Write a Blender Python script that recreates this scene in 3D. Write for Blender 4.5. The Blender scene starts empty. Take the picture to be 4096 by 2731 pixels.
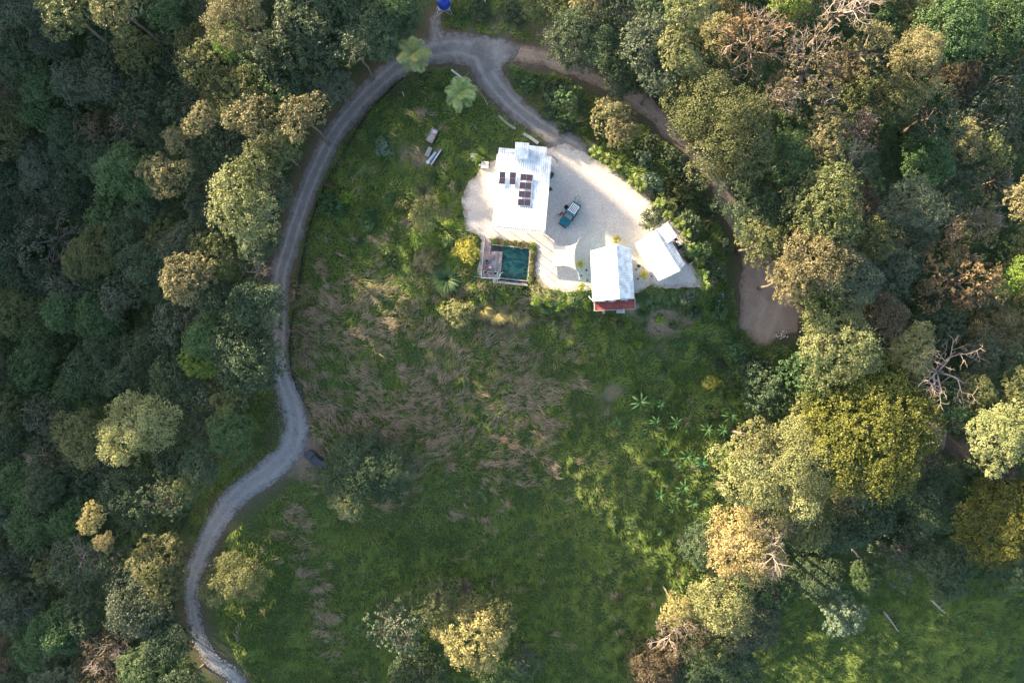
import bpy, bmesh, math, random
import numpy as np
from mathutils import Vector, Matrix

# ------------------------------------------------------------------ camera, sky, sun, exposure
S = bpy.context.scene
COL = S.collection
CAMZ = 110.0
FPX = 4096 / 36.0 * 24.0            # focal length in photo pixels
cam_d = bpy.data.cameras.new('camera'); cam_d.lens = 24; cam_d.sensor_width = 36
cam_d.clip_end = 6000; cam_d.clip_start = 1
cam = bpy.data.objects.new('camera', cam_d); cam.location = (0, 0, CAMZ); COL.objects.link(cam)
S.camera = cam

SUN_EL = math.radians(17.0)
SUN_DIR = Vector((-0.804 * math.cos(SUN_EL), 0.595 * math.cos(SUN_EL), math.sin(SUN_EL))).normalized()
w = bpy.data.worlds.new('World'); S.world = w; w.use_nodes = True
nt = w.node_tree
sky = nt.nodes.new('ShaderNodeTexSky'); sky.sky_type = 'NISHITA'; sky.sun_disc = False
sky.dust_density = 2.5; sky.ozone_density = 0.6; sky.sun_elevation = SUN_EL; sky.sun_rotation = math.atan2(-0.804, 0.595) % (2 * math.pi)
bg = nt.nodes['Background']; bg.inputs[1].default_value = 0.115
nt.links.new(sky.outputs[0], bg.inputs[0])
sl = bpy.data.lights.new('sun', 'SUN'); sl.energy = 5.0; sl.angle = math.radians(0.55); sl.color = (1.0, 0.80, 0.52)
so = bpy.data.objects.new('sun', sl); so.rotation_euler = (-SUN_DIR).to_track_quat('-Z', 'Y').to_euler(); COL.objects.link(so)
S.view_settings.view_transform = 'Standard'; S.view_settings.look = 'None'
S.view_settings.exposure = 2.12; S.view_settings.gamma = 1.0
S.view_settings.use_curve_mapping = False
S.cycles.max_bounces = 5; S.cycles.diffuse_bounces = 3; S.cycles.transparent_max_bounces = 6
S.cycles.use_denoising = True

rng = np.random.default_rng(7)
random.seed(7)
K = 4096 / 2352.0                     # layout notes below are in 2352-wide photo units unless stated

# ------------------------------------------------------------------ number helpers
def W(px, py, z):
    s = (CAMZ - z) / FPX
    return Vector(((px - 2048) * s, -(py - 1365.5) * s, z))

def toPX(x, y, z):
    s = FPX / (CAMZ - z)
    return x * s + 2048, 1365.5 - y * s

_noise_tabs = {}
def noise(x, y, scale, seed=0, octs=3):
    """value noise, about -1..1, feature size = scale metres"""
    out = 0.0; amp = 1.0; tot = 0.0
    for o in range(octs):
        k = (seed, o)
        if k not in _noise_tabs:
            _noise_tabs[k] = np.random.default_rng(seed * 31 + o + 5).uniform(-1, 1, (256, 256))
        T = _noise_tabs[k]
        u = np.asarray(x) / scale * (2 ** o) + 100.3; v = np.asarray(y) / scale * (2 ** o) + 77.7
        i = np.floor(u).astype(int); j = np.floor(v).astype(int)
        fu = u - i; fv = v - j; fu = fu * fu * (3 - 2 * fu); fv = fv * fv * (3 - 2 * fv)
        a = T[i % 256, j % 256]; b = T[(i + 1) % 256, j % 256]; c = T[i % 256, (j + 1) % 256]; d = T[(i + 1) % 256, (j + 1) % 256]
        out = out + amp * (a * (1 - fu) * (1 - fv) + b * fu * (1 - fv) + c * (1 - fu) * fv + d * fu * fv)
        tot += amp; amp *= 0.5
    return out / tot * 1.6

def inpoly(px, py, poly):
    px = np.asarray(px, float); py = np.asarray(py, float)
    ins = np.zeros(px.shape, bool); n = len(poly)
    for i in range(n):
        x1, y1 = poly[i]; x2, y2 = poly[(i + 1) % n]
        if y1 == y2: continue
        c = ((y1 > py) != (y2 > py)) & (px < (x2 - x1) * (py - y1) / (y2 - y1) + x1)
        ins ^= c
    return ins

def polydist(x, y, poly):
    """signed distance to a polygon, negative inside (world units)"""
    d = np.full(np.shape(x), 1e9); n = len(poly)
    for i in range(n):
        ax, ay = poly[i]; bx, by = poly[(i + 1) % n]
        dx, dy = bx - ax, by - ay; L = dx * dx + dy * dy + 1e-9
        t = np.clip(((x - ax) * dx + (y - ay) * dy) / L, 0, 1)
        d = np.minimum(d, np.hypot(x - ax - t * dx, y - ay - t * dy))
    return np.where(inpoly(x, y, poly), -d, d)

def smooth(t):
    t = np.clip(t, 0, 1); return t * t * (3 - 2 * t)

# ------------------------------------------------------------------ terrain heights (photo px, metres)
CP = [(1900,700,0),(2100,1050,0),(2350,1100,0),(2700,1050,0),(2200,700,0),(2450,800,0),(2600,900,0),(2000,900,0),(2760,1130,0),(1960,640,0),
 (2180,480,-.6),(2060,400,-1),(1940,250,-1.4),(1800,185,-1.7),(1650,215,-2.2),(1428,418,-3.4),(1324,557,-4.3),(1230,750,-5.6),(1170,950,-7),
 (1123,1150,-8.2),(1118,1400,-9.6),(1160,1600,-11),(1190,1750,-12),(1080,1881,-13),(900,2060,-14.6),(800,2240,-16.2),(760,2420,-17.6),(880,2690,-19.5),
 (2300,270,-1.3),(2560,400,-2.3),(2720,560,-3.4),(2880,780,-4.6),(3020,1020,-5.6),(3100,1200,-6),(3080,1320,-6.6),(3000,1150,-5.6),
 (3000,600,-5),(3400,500,-10),(3400,150,-12),(3800,500,-22),(4096,200,-30),(4100,900,-27),(3500,900,-12),(3500,1300,-11),(3400,1650,-10),
 (3900,1300,-18),(3850,1700,-13),(4096,1800,-16),(3600,2050,-18),(3900,2250,-24),(3700,2550,-30),(4100,2650,-36),(3300,2450,-28),
 (1300,1300,-7),(1300,1500,-9.5),(1500,1200,-4.8),(1750,1150,-2.2),(1850,1200,-2.6),(1950,1180,-1.6),(2250,1230,-1.8),(2450,1260,-2.2),(2650,1230,-1.8),
 (1700,1500,-10),(2100,1400,-6.5),(2100,1700,-14),(2100,2000,-21),(2100,2400,-28),(2100,2720,-33),(1600,2100,-19),(1500,2450,-24),(1250,2250,-19.5),
 (1300,1900,-14.5),(1200,2650,-24),(1500,1700,-12.5),(1700,2720,-31),(2500,1500,-8.5),(2500,1900,-17),(2550,2350,-27),(2850,1400,-8),(2900,1750,-12.5),
 (3050,2100,-18),(2900,2400,-27),(2700,2720,-34),(3200,1900,-14),(1900,0,-1.8),(2100,0,-2.2),(2150,150,-1.4),(2500,150,-3.5),(2800,80,-6),(2750,300,-4),
 (1750,480,-1),(1600,600,-2.2),(1500,800,-3.6),(1650,900,-1.8),(1700,1000,-2),(1500,1000,-4.6),(1350,1100,-6.6),(1800,850,-.4),(1780,1080,-1.2),
 (1000,350,-7.5),(900,100,-8),(1300,60,-4.5),(1550,60,-3),(600,300,-12),(100,300,-20),(300,60,-10),(60,40,-14),(900,700,-10),(900,1000,-12),(500,900,-22),(50,900,-35),
 (950,1350,-12.5),(850,1600,-14.5),(500,1500,-23),(50,1500,-34),(620,2000,-20),(300,2100,-28),(50,2200,-35),(560,2450,-22),(500,2700,-26),(50,2700,-36),
 (2750,700,-3),(2850,900,-3.6),(2900,1100,-3.6),(2600,560,-2.6),(2450,500,-1.6),(2300,420,-1.4),(2200,330,-1.3)]
PADPX = [(1930,655),(1985,640),(2200,590),(2260,575),(2345,605),(2400,640),(2470,690),(2540,740),(2600,790),(2660,850),(2705,890),(2745,950),
 (2775,1000),(2768,1060),(2805,1110),(2802,1148),(2720,1152),(2640,1150),(2605,1136),(2560,1162),(2540,1168),(2370,1158),(2330,1168),(2200,1165),
 (2165,1148),(2135,1112),(1935,1112),(1906,1098),(1928,960),(1866,915),(1850,850),(1848,790),(1868,740),(1902,700)]
PAD = [tuple(W(a, b, 0)[:2]) for a, b in PADPX]
cw = np.array([W(*c)[:] for c in CP])
def _tps(r2): return 0.5 * r2 * np.log(r2 + 1e-9)
_n = len(cw)
_A = np.zeros((_n + 3, _n + 3))
_d2 = (cw[:, None, 0] - cw[None, :, 0]) ** 2 + (cw[:, None, 1] - cw[None, :, 1]) ** 2
_A[:_n, :_n] = _tps(_d2) + np.eye(_n) * 12.0
_A[:_n, _n] = 1; _A[:_n, _n + 1:] = cw[:, :2]; _A[_n, :_n] = 1; _A[_n + 1:, :_n] = cw[:, :2].T
_sol = np.linalg.solve(_A, np.concatenate([cw[:, 2], np.zeros(3)]))
def rawH(x, y):
    xc = np.clip(x, -112, 112); yc = np.clip(y, -80, 80)
    sh = xc.shape; xf = xc.ravel(); yf = yc.ravel(); out = np.empty(xf.size)
    for s in range(0, xf.size, 4000):
        a = xf[s:s + 4000]; b = yf[s:s + 4000]
        r2 = (a[:, None] - cw[None, :, 0]) ** 2 + (b[:, None] - cw[None, :, 1]) ** 2
        out[s:s + 4000] = _tps(r2) @ _sol[:_n] + _sol[_n] + _sol[_n + 1] * a + _sol[_n + 2] * b
    h = out.reshape(sh)
    h = h + noise(x, y, 9, 3, 2) * 0.35 + noise(x, y, 400, 4, 3) * 25 * smooth((np.hypot(x, y) - 220) / 400.0)
    pdist = polydist(x, y, PAD)
    wgt = 1 - smooth((pdist - 0.6) / 3.2)
    return h * (1 - wgt) - 0.03 * wgt

_gx = np.concatenate([np.array([-2500, -1500, -900, -600, -420, -320, -260, -220, -190, -170, -155, -145, -138, -132]), np.arange(-127, 127.1, 1.0), np.array([132, 138, 145, 160, 180, 220, 300, 420, 600, 900, 1500, 2500])]).astype(float)
_gy = np.concatenate([np.array([-2500, -1500, -900, -600, -420, -300, -220, -170, -140, -120, -108, -100]), np.arange(-95, 95.1, 1.0), np.array([100, 106, 113, 121, 130, 140, 152, 166, 182, 200, 230, 300, 420, 600, 900, 1500, 2500])]).astype(float)
GX, GY = np.meshgrid(_gx, _gy, indexing='ij')
GH = rawH(GX, GY)
def H(x, y):
    x = np.asarray(x, float); y = np.asarray(y, float)
    i = np.clip(np.searchsorted(_gx, x) - 1, 0, len(_gx) - 2); j = np.clip(np.searchsorted(_gy, y) - 1, 0, len(_gy) - 2)
    fx = np.clip((x - _gx[i]) / (_gx[i + 1] - _gx[i]), 0, 1); fy = np.clip((y - _gy[j]) / (_gy[j + 1] - _gy[j]), 0, 1)
    return GH[i, j] * (1 - fx) * (1 - fy) + GH[i + 1, j] * fx * (1 - fy) + GH[i, j + 1] * (1 - fx) * fy + GH[i + 1, j + 1] * fx * fy
def G(px, py, up=0.0):
    """photo pixel -> ground point (up = metres above ground the pixel looks at)"""
    z = np.zeros(np.shape(px)) - 5.0
    for _ in range(40):
        s = (CAMZ - z) / FPX; x = (np.asarray(px, float) - 2048) * s; y = -(np.asarray(py, float) - 1365.5) * s
        z = z * 0.4 + (H(x, y) + up) * 0.6
    return x, y, H(x, y)
def Gv(px, py, up=0.0):
    x, y, z = G(px, py, up); return Vector((float(x), float(y), float(z)))

# ------------------------------------------------------------------ materials
def mat(name, col, rough=0.7, metal=0.0, spec=0.3, nscale=None, namt=0.25, col2=None, bump=0.0, coord='Object'):
    m = bpy.data.materials.new(name); m.use_nodes = True; t = m.node_tree; p = t.nodes['Principled BSDF']
    p.inputs['Roughness'].default_value = rough; p.inputs['Metallic'].default_value = metal
    p.inputs['Specular IOR Level'].default_value = spec
    p.inputs['Base Color'].default_value = (*col, 1)
    if nscale:
        tc = t.nodes.new('ShaderNodeTexCoord'); n = t.nodes.new('ShaderNodeTexNoise'); n.inputs['Scale'].default_value = nscale
        n.inputs['Detail'].default_value = 6; n.inputs['Roughness'].default_value = 0.65
        t.links.new(tc.outputs[coord], n.inputs['Vector'])
        r = t.nodes.new('ShaderNodeMapRange'); r.inputs[1].default_value = 0.3; r.inputs[2].default_value = 0.7
        t.links.new(n.outputs[0], r.inputs[0])
        mx = t.nodes.new('ShaderNodeMix'); mx.data_type = 'RGBA'
        c2 = col2 or tuple(c * (1 - namt) for c in col)
        mx.inputs[6].default_value = (*col, 1); mx.inputs[7].default_value = (*c2, 1)
        t.links.new(r.outputs[0], mx.inputs[0]); t.links.new(mx.outputs[2], p.inputs['Base Color'])
        if bump:
            b = t.nodes.new('ShaderNodeBump'); b.inputs['Strength'].default_value = bump; b.inputs['Distance'].default_value = 0.05
            t.links.new(n.outputs[0], b.inputs['Height']); t.links.new(b.outputs[0], p.inputs['Normal'])
    return m

def leafmat(name, c1, c2, trans=0.22, rough=0.5):
    """two-tone foliage: per-leaf tint attribute and per-object variation"""
    m = bpy.data.materials.new(name); m.use_nodes = True; t = m.node_tree; p = t.nodes['Principled BSDF']
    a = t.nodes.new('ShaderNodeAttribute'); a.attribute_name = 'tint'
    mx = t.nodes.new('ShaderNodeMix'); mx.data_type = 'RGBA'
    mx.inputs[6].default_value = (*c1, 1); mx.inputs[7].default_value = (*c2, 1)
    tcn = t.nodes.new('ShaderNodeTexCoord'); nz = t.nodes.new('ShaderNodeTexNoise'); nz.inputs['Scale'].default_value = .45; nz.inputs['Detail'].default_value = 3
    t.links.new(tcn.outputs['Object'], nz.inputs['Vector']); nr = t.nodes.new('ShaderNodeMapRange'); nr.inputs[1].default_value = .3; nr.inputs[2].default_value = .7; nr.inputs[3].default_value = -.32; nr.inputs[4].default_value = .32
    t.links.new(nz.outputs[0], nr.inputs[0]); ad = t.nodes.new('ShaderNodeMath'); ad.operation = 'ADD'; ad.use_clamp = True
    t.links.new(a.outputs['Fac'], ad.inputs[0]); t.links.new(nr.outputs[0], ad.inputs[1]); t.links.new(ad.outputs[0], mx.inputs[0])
    oi = t.nodes.new('ShaderNodeObjectInfo')
    hs = t.nodes.new('ShaderNodeHueSaturation')
    r = t.nodes.new('ShaderNodeMapRange'); r.inputs[3].default_value = 0.78; r.inputs[4].default_value = 1.2
    t.links.new(oi.outputs['Random'], r.inputs[0]); t.links.new(r.outputs[0], hs.inputs['Value'])
    r2 = t.nodes.new('ShaderNodeMapRange'); r2.inputs[3].default_value = 0.485; r2.inputs[4].default_value = 0.515
    ml = t.nodes.new('ShaderNodeMath'); ml.operation = 'FRACT'; ml2 = t.nodes.new('ShaderNodeMath'); ml2.operation = 'MULTIPLY'; ml2.inputs[1].default_value = 7.3
    t.links.new(oi.outputs['Random'], ml2.inputs[0]); t.links.new(ml2.outputs[0], ml.inputs[0]); t.links.new(ml.outputs[0], r2.inputs[0]); t.links.new(r2.outputs[0], hs.inputs['Hue'])
    t.links.new(mx.outputs[2], hs.inputs['Color']); t.links.new(hs.outputs[0], p.inputs['Base Color'])
    p.inputs['Roughness'].default_value = rough; p.inputs['Specular IOR Level'].default_value = 0.28
    tr = t.nodes.new('ShaderNodeBsdfTranslucent'); t.links.new(hs.outputs[0], tr.inputs[0])
    ms = t.nodes.new('ShaderNodeMixShader'); ms.inputs[0].default_value = trans
    t.links.new(p.outputs[0], ms.inputs[1]); t.links.new(tr.outputs[0], ms.inputs[2])
    t.links.new(ms.outputs[0], t.nodes['Material Output'].inputs[0])
    return m

def colattr_mat(name, rough=0.7, trans=0.0, spec=0.2):
    m = bpy.data.materials.new(name); m.use_nodes = True; t = m.node_tree; p = t.nodes['Principled BSDF']
    a = t.nodes.new('ShaderNodeAttribute'); a.attribute_name = 'col'
    t.links.new(a.outputs['Color'], p.inputs['Base Color']); p.inputs['Roughness'].default_value = rough
    p.inputs['Specular IOR Level'].default_value = spec
    if trans:
        tr = t.nodes.new('ShaderNodeBsdfTranslucent'); t.links.new(a.outputs['Color'], tr.inputs[0])
        ms = t.nodes.new('ShaderNodeMixShader'); ms.inputs[0].default_value = trans
        t.links.new(p.outputs[0], ms.inputs[1]); t.links.new(tr.outputs[0], ms.inputs[2])
        t.links.new(ms.outputs[0], t.nodes['Material Output'].inputs[0])
    return m

LEAF = {
 'dark':   leafmat('leaf dark green', (.058,.090,.048), (.105,.150,.075)),
 'green':  leafmat('leaf mid green', (.068,.125,.048), (.125,.205,.080)),
 'blue':   leafmat('leaf grey green', (.085,.112,.070), (.150,.178,.112)),
 'olive':  leafmat('leaf olive', (.115,.135,.050), (.220,.230,.095)),
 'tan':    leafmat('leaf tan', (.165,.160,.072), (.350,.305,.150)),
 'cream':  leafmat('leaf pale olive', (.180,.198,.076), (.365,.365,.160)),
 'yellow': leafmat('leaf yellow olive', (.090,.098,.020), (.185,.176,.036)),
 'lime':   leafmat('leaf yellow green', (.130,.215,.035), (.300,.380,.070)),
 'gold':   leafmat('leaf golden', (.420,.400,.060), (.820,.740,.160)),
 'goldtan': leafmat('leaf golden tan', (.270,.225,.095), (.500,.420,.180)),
 'brown':  leafmat('leaf brown', (.105,.088,.052), (.185,.145,.085)),
 'orange': leafmat('leaf orange brown', (.155,.112,.062), (.290,.190,.095)),
 'palm':   leafmat('leaf palm', (.100,.160,.035), (.260,.300,.080)),
 'palm_suntint': leafmat('leaf sun-tinted palm', (.185,.250,.085), (.420,.460,.180)),  # lighter leaf colour stands in for sun on palms the ridge shades
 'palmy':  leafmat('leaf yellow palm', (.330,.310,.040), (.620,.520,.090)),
 'banana': leafmat('leaf banana', (.042,.100,.036), (.090,.190,.060)),
 'silver': leafmat('leaf silver green', (.130,.190,.120), (.260,.330,.220)),
 'white':  leafmat('leaf white variegated', (.50,.56,.44), (.85,.87,.78)),
 'red':    leafmat('leaf dark red', (.14,.035,.03), (.30,.09,.06)),
}
M_BARK = mat('bark', (.20,.165,.135), .9, nscale=6, namt=.45)
M_PALE = mat('pale bark', (.50,.40,.34), .9, nscale=5, namt=.35)
M_ROOF = None
M_WALL = mat('cream render', (.78,.76,.70), .85, nscale=3, namt=.1)
M_WHITE = mat('white paint', (.82,.82,.80), .6, nscale=4, namt=.08)
M_CONC = mat('concrete', (.42,.40,.38), .9, nscale=3, namt=.4, bump=.3)
M_CONCP = mat('pale concrete slab', (.60,.57,.54), .9, nscale=4, namt=.2)
M_WOOD = mat('weathered wood', (.33,.23,.15), .8, nscale=8, namt=.4)
M_WOODL = mat('pale timber', (.55,.42,.28), .75, nscale=8, namt=.25)
M_DARK = mat('dark metal', (.05,.05,.055), .5, .6)
M_BLACK = mat('black rubber', (.02,.02,.022), .75, nscale=9, namt=.3)
M_FENCE = mat('black silt sheet', (.018,.018,.02), .8, nscale=3, namt=.4)
M_TEALP = mat('teal car paint', (.012,.165,.215), .42, .0, .35, nscale=2.5, namt=.2)
M_BLKP = mat('dark grey car paint', (.055,.060,.080), .28, .2, .6, nscale=2, namt=.15)
M_GLASS = mat('dark car glass', (.05,.06,.065), .08, .0, .8)
M_GLASSL = mat('pale dusty windscreen', (.22,.26,.26), .15, .0, .7, nscale=7, namt=.4)
M_STEEL = mat('galvanised steel', (.62,.64,.66), .4, .5, nscale=6, namt=.2)
M_REDJ = mat('red enamel', (.38,.03,.025), .45)
M_BLUE = mat('blue plastic tank', (.012,.045,.36), .45, spec=.4, nscale=2, namt=.15)
M_TEALW = mat('teal board', (.03,.24,.30), .6)
M_TEALT = mat('light teal trim', (.22,.46,.50), .6)
M_RUST = mat('rusty painted steel', (.50,.46,.45), .8, .2, nscale=1.6, col2=(.24,.10,.05))
M_SAIL = mat('cream sail cloth', (.66,.55,.45), .85)
M_SKIN1 = mat('tanned skin', (.42,.21,.12), .6)
M_SKIN2 = mat('light skin', (.58,.36,.27), .6)
M_HAIR = mat('black hair', (.015,.012,.01), .6)
M_BCLOTH = mat('black swimwear', (.02,.02,.025), .7)
M_GREYC = mat('grey blanket', (.20,.20,.24), .9, nscale=5, namt=.3)
M_GREYL = mat('pale grey blanket', (.33,.33,.36), .9, nscale=5, namt=.2)
M_NAVY = mat('navy bag', (.015,.02,.06), .7)
M_PINK = mat('pink cloth', (.75,.16,.18), .8)
M_BEIGE = mat('beige cloth', (.72,.62,.42), .8)
M_YEL = mat('yellow foam', (.70,.74,.14), .7)
M_CYAN = mat('light blue foam', (.12,.50,.75), .7)
M_WFOAM = mat('white foam', (.85,.82,.86), .7)
M_STEPW = mat('dark planter timber', (.07,.05,.04), .8)
M_GRASS = colattr_mat('grass blades', .65, .25, .2)
M_GROUNDC = colattr_mat('low leaves', .6, .2, .2)

def brickmat(name, cols, bw, bh, mortar, rot=0.0, rough=.6, msize=.012, bias=0.0):
    m = bpy.data.materials.new(name); m.use_nodes = True; t = m.node_tree; p = t.nodes['Principled BSDF']
    tc = t.nodes.new('ShaderNodeTexCoord'); mp = t.nodes.new('ShaderNodeMapping'); mp.inputs['Rotation'].default_value = (0, 0, rot)
    t.links.new(tc.outputs['Object'], mp.inputs[0])
    b = t.nodes.new('ShaderNodeTexBrick'); b.inputs['Scale'].default_value = 1; b.inputs['Brick Width'].default_value = bw; b.inputs['Row Height'].default_value = bh
    b.inputs['Mortar Size'].default_value = msize; b.inputs['Color1'].default_value = (0, 0, 0, 1); b.inputs['Color2'].default_value = (1, 1, 1, 1); b.inputs['Mortar'].default_value = (.5, .5, .5, 1)
    b.inputs['Bias'].default_value = bias
    t.links.new(mp.outputs[0], b.inputs['Vector'])
    r = t.nodes.new('ShaderNodeValToRGB'); r.color_ramp.interpolation = 'LINEAR'
    while len(r.color_ramp.elements) < len(cols): r.color_ramp.elements.new(.5)
    for i, c in enumerate(cols):
        r.color_ramp.elements[i].position = i / (len(cols) - 1); r.color_ramp.elements[i].color = (*c, 1)
    t.links.new(b.outputs['Color'], r.inputs[0])
    mx = t.nodes.new('ShaderNodeMix'); mx.data_type = 'RGBA'; mx.inputs[7].default_value = (*mortar, 1)
    t.links.new(b.outputs['Fac'], mx.inputs[0]); t.links.new(r.outputs[0], mx.inputs[6])
    n = t.nodes.new('ShaderNodeTexNoise'); n.inputs['Scale'].default_value = 1.1; n.inputs['Detail'].default_value = 4
    t.links.new(tc.outputs['Object'], n.inputs['Vector'])
    mr = t.nodes.new('ShaderNodeMapRange'); mr.inputs[1].default_value = .3; mr.inputs[2].default_value = .7; mr.inputs[3].default_value = .7; mr.inputs[4].default_value = 1.25
    t.links.new(n.outputs[0], mr.inputs[0])
    hs = t.nodes.new('ShaderNodeHueSaturation'); t.links.new(mr.outputs[0], hs.inputs['Value']); t.links.new(mx.outputs[2], hs.inputs['Color'])
    t.links.new(hs.outputs[0], p.inputs['Base Color']); p.inputs['Roughness'].default_value = rough
    return m
ROT0 = math.radians(5.7)
M_TILE = brickmat('deck slate tiles', [(.13,.14,.18),(.24,.19,.20),(.33,.24,.21),(.42,.27,.20)], .9, .3, (.16,.14,.14), math.pi / 2 + ROT0)
M_PTILE = brickmat('pool tiles', [(.05,.19,.17),(.10,.31,.26),(.19,.42,.31),(.32,.46,.27)], .6, .3, (.04,.12,.12), ROT0)
M_COPE = brickmat('coping tiles', [(.30,.17,.11),(.38,.24,.18),(.25,.20,.20)], .5, .6, (.2,.15,.13), ROT0)
M_ROOF = brickmat('white painted sheet metal', [(.78,.79,.80),(.82,.83,.84),(.86,.86,.87)], 3.2, .95, (.66,.67,.69), math.pi / 2 + ROT0, .4, .015)
M_DECKR = brickmat('red deck boards', [(.30,.055,.045),(.36,.075,.06),(.42,.10,.08)], 3.0, .14, (.16,.03,.03), ROT0)

# ------------------------------------------------------------------ mesh helpers
class MB:
    def __init__(s): s.v = []; s.f = []; s.m = []; s.mats = []
    def _mi(s, m):
        if m is None: return 0
        if m not in s.mats: s.mats.append(m)
        return s.mats.index(m)
    def add(s, vs, fs, m=None):
        o = len(s.v); s.v += [tuple(v) for v in vs]; k = s._mi(m)
        for f in fs: s.f.append(tuple(i + o for i in f)); s.m.append(k)
    def box(s, c, size, M=None, m=None, taper=1.0):
        hx, hy, hz = size[0] / 2, size[1] / 2, size[2] / 2
        vs = []
        for z, k in ((-hz, 1), (hz, taper)):
            for x, y in ((-hx, -hy), (hx, -hy), (hx, hy), (-hx, hy)):
                v = Vector((x * k, y * k, z))
                if M is not None: v = M @ v
                vs.append(v + Vector(c))
        s.add(vs, [(3, 2, 1, 0), (4, 5, 6, 7), (0, 1, 5, 4), (1, 2, 6, 5), (2, 3, 7, 6), (3, 0, 4, 7)], m)
    def prism(s, top, dz, m=None):
        """top: list of Vectors, extruded down by dz"""
        n = len(top); a = sum(top[i].x * top[(i + 1) % n].y - top[(i + 1) % n].x * top[i].y for i in range(n))
        if a < 0: top = top[::-1]
        vs = list(top) + [p - Vector((0, 0, dz)) for p in top]
        fs = [tuple(range(n)), tuple(range(2 * n - 1, n - 1, -1))] + [(i, i + n, (i + 1) % n + n, (i + 1) % n) for i in range(n)]
        s.add(vs, fs, m)
    def tube(s, pts, r, sides=8, m=None, cap=True):
        pts = [Vector(p) for p in pts]; n = len(pts)
        rs = r if isinstance(r, (list, tuple)) else [r] * n
        vs = []; up = Vector((0, 0, 1))
        for i, p in enumerate(pts):
            d = (pts[min(i + 1, n - 1)] - pts[max(i - 1, 0)]).normalized()
            a = d.cross(up)
            if a.length < .05: a = d.cross(Vector((1, 0, 0)))
            a.normalize(); b = d.cross(a)
            for k in range(sides):
                t = 2 * math.pi * k / sides; vs.append(p + (a * math.cos(t) + b * math.sin(t)) * rs[i])
        fs = []
        for i in range(n - 1):
            for k in range(sides):
                k2 = (k + 1) % sides; fs.append((i * sides + k, i * sides + k2, (i + 1) * sides + k2, (i + 1) * sides + k))
        if cap: fs += [tuple(range(sides))[::-1], tuple((n - 1) * sides + k for k in range(sides))]
        s.add(vs, fs, m)
    def lathe(s, prof, c=(0, 0, 0), sides=24, M=None, m=None):
        vs = []
        for r, z in prof:
            for k in range(sides):
                t = 2 * math.pi * k / sides; v = Vector((r * math.cos(t), r * math.sin(t), z))
                if M is not None: v = M @ v
                vs.append(v + Vector(c))
        fs = []
        for i in range(len(prof) - 1):
            for k in range(sides):
                k2 = (k + 1) % sides; fs.append((i * sides + k, i * sides + k2, (i + 1) * sides + k2, (i + 1) * sides + k))
        fs += [tuple(range(sides))[::-1], tuple((len(prof) - 1) * sides + k for k in range(sides))]
        s.add(vs, fs, m)
    def build(s, name, m=None, parent=None, smooth=False, bevel=0.0, loc=None):
        me = bpy.data.meshes.new(name); me.from_pydata(s.v, [], s.f); me.update()
        if m is not None and not s.mats: me.materials.append(m)
        for mm in s.mats: me.materials.append(mm)
        if s.mats: me.polygons.foreach_set('material_index', s.m)
        if smooth: me.polygons.foreach_set('use_smooth', [True] * len(me.polygons))
        o = bpy.data.objects.new(name, me); COL.objects.link(o)
        if parent is not None:
            o.parent = parent
        if loc is not None: o.location = loc
        if bevel:
            b = o.modifiers.new('bevel', 'BEVEL'); b.width = bevel; b.segments = 2; b.limit_method = 'ANGLE'
        return o

def npmesh(name, V, F, mats, attr=None, smooth=False):
    """V (n,3); F (m,k) all faces the same size; attr: dict name -> per-vertex array"""
    me = bpy.data.meshes.new(name); V = np.ascontiguousarray(V, np.float32); F = np.ascontiguousarray(F, np.int32)
    k = F.shape[1]
    me.vertices.add(len(V)); me.vertices.foreach_set('co', V.ravel())
    me.loops.add(F.size); me.loops.foreach_set('vertex_index', F.ravel())
    me.polygons.add(len(F)); me.polygons.foreach_set('loop_start', np.arange(0, F.size, k, dtype=np.int32))
    if attr:
        for an, arr in attr.items():
            arr = np.asarray(arr, np.float32)
            if arr.ndim == 1:
                a = me.attributes.new(an, 'FLOAT', 'POINT'); a.data.foreach_set('value', arr)
            else:
                a = me.attributes.new(an, 'FLOAT_COLOR', 'POINT')
                c = np.ones((len(arr), 4), np.float32); c[:, :3] = arr; a.data.foreach_set('color', c.ravel())
    for m in mats: me.materials.append(m)
    if smooth: me.polygons.foreach_set('use_smooth', np.ones(len(F), bool))
    me.update(calc_edges=True); me.validate()
    return me
def link(name, me, parent=None, loc=None):
    o = bpy.data.objects.new(name, me); COL.objects.link(o)
    if parent is not None: o.parent = parent
    if loc is not None: o.location = loc
    return o
def tag(o, label, cat, group=None, kind=None):
    o['label'] = label; o['category'] = cat
    if group: o['group'] = group
    if kind: o['kind'] = kind
    return o
def thing(name, label, cat, loc=(0, 0, 0), rz=0.0, group=None):
    o = bpy.data.objects.new(name, None); COL.objects.link(o); o.location = loc; o.rotation_euler = (0, 0, rz)
    o.empty_display_size = .3
    return tag(o, label, cat, group)

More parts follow.
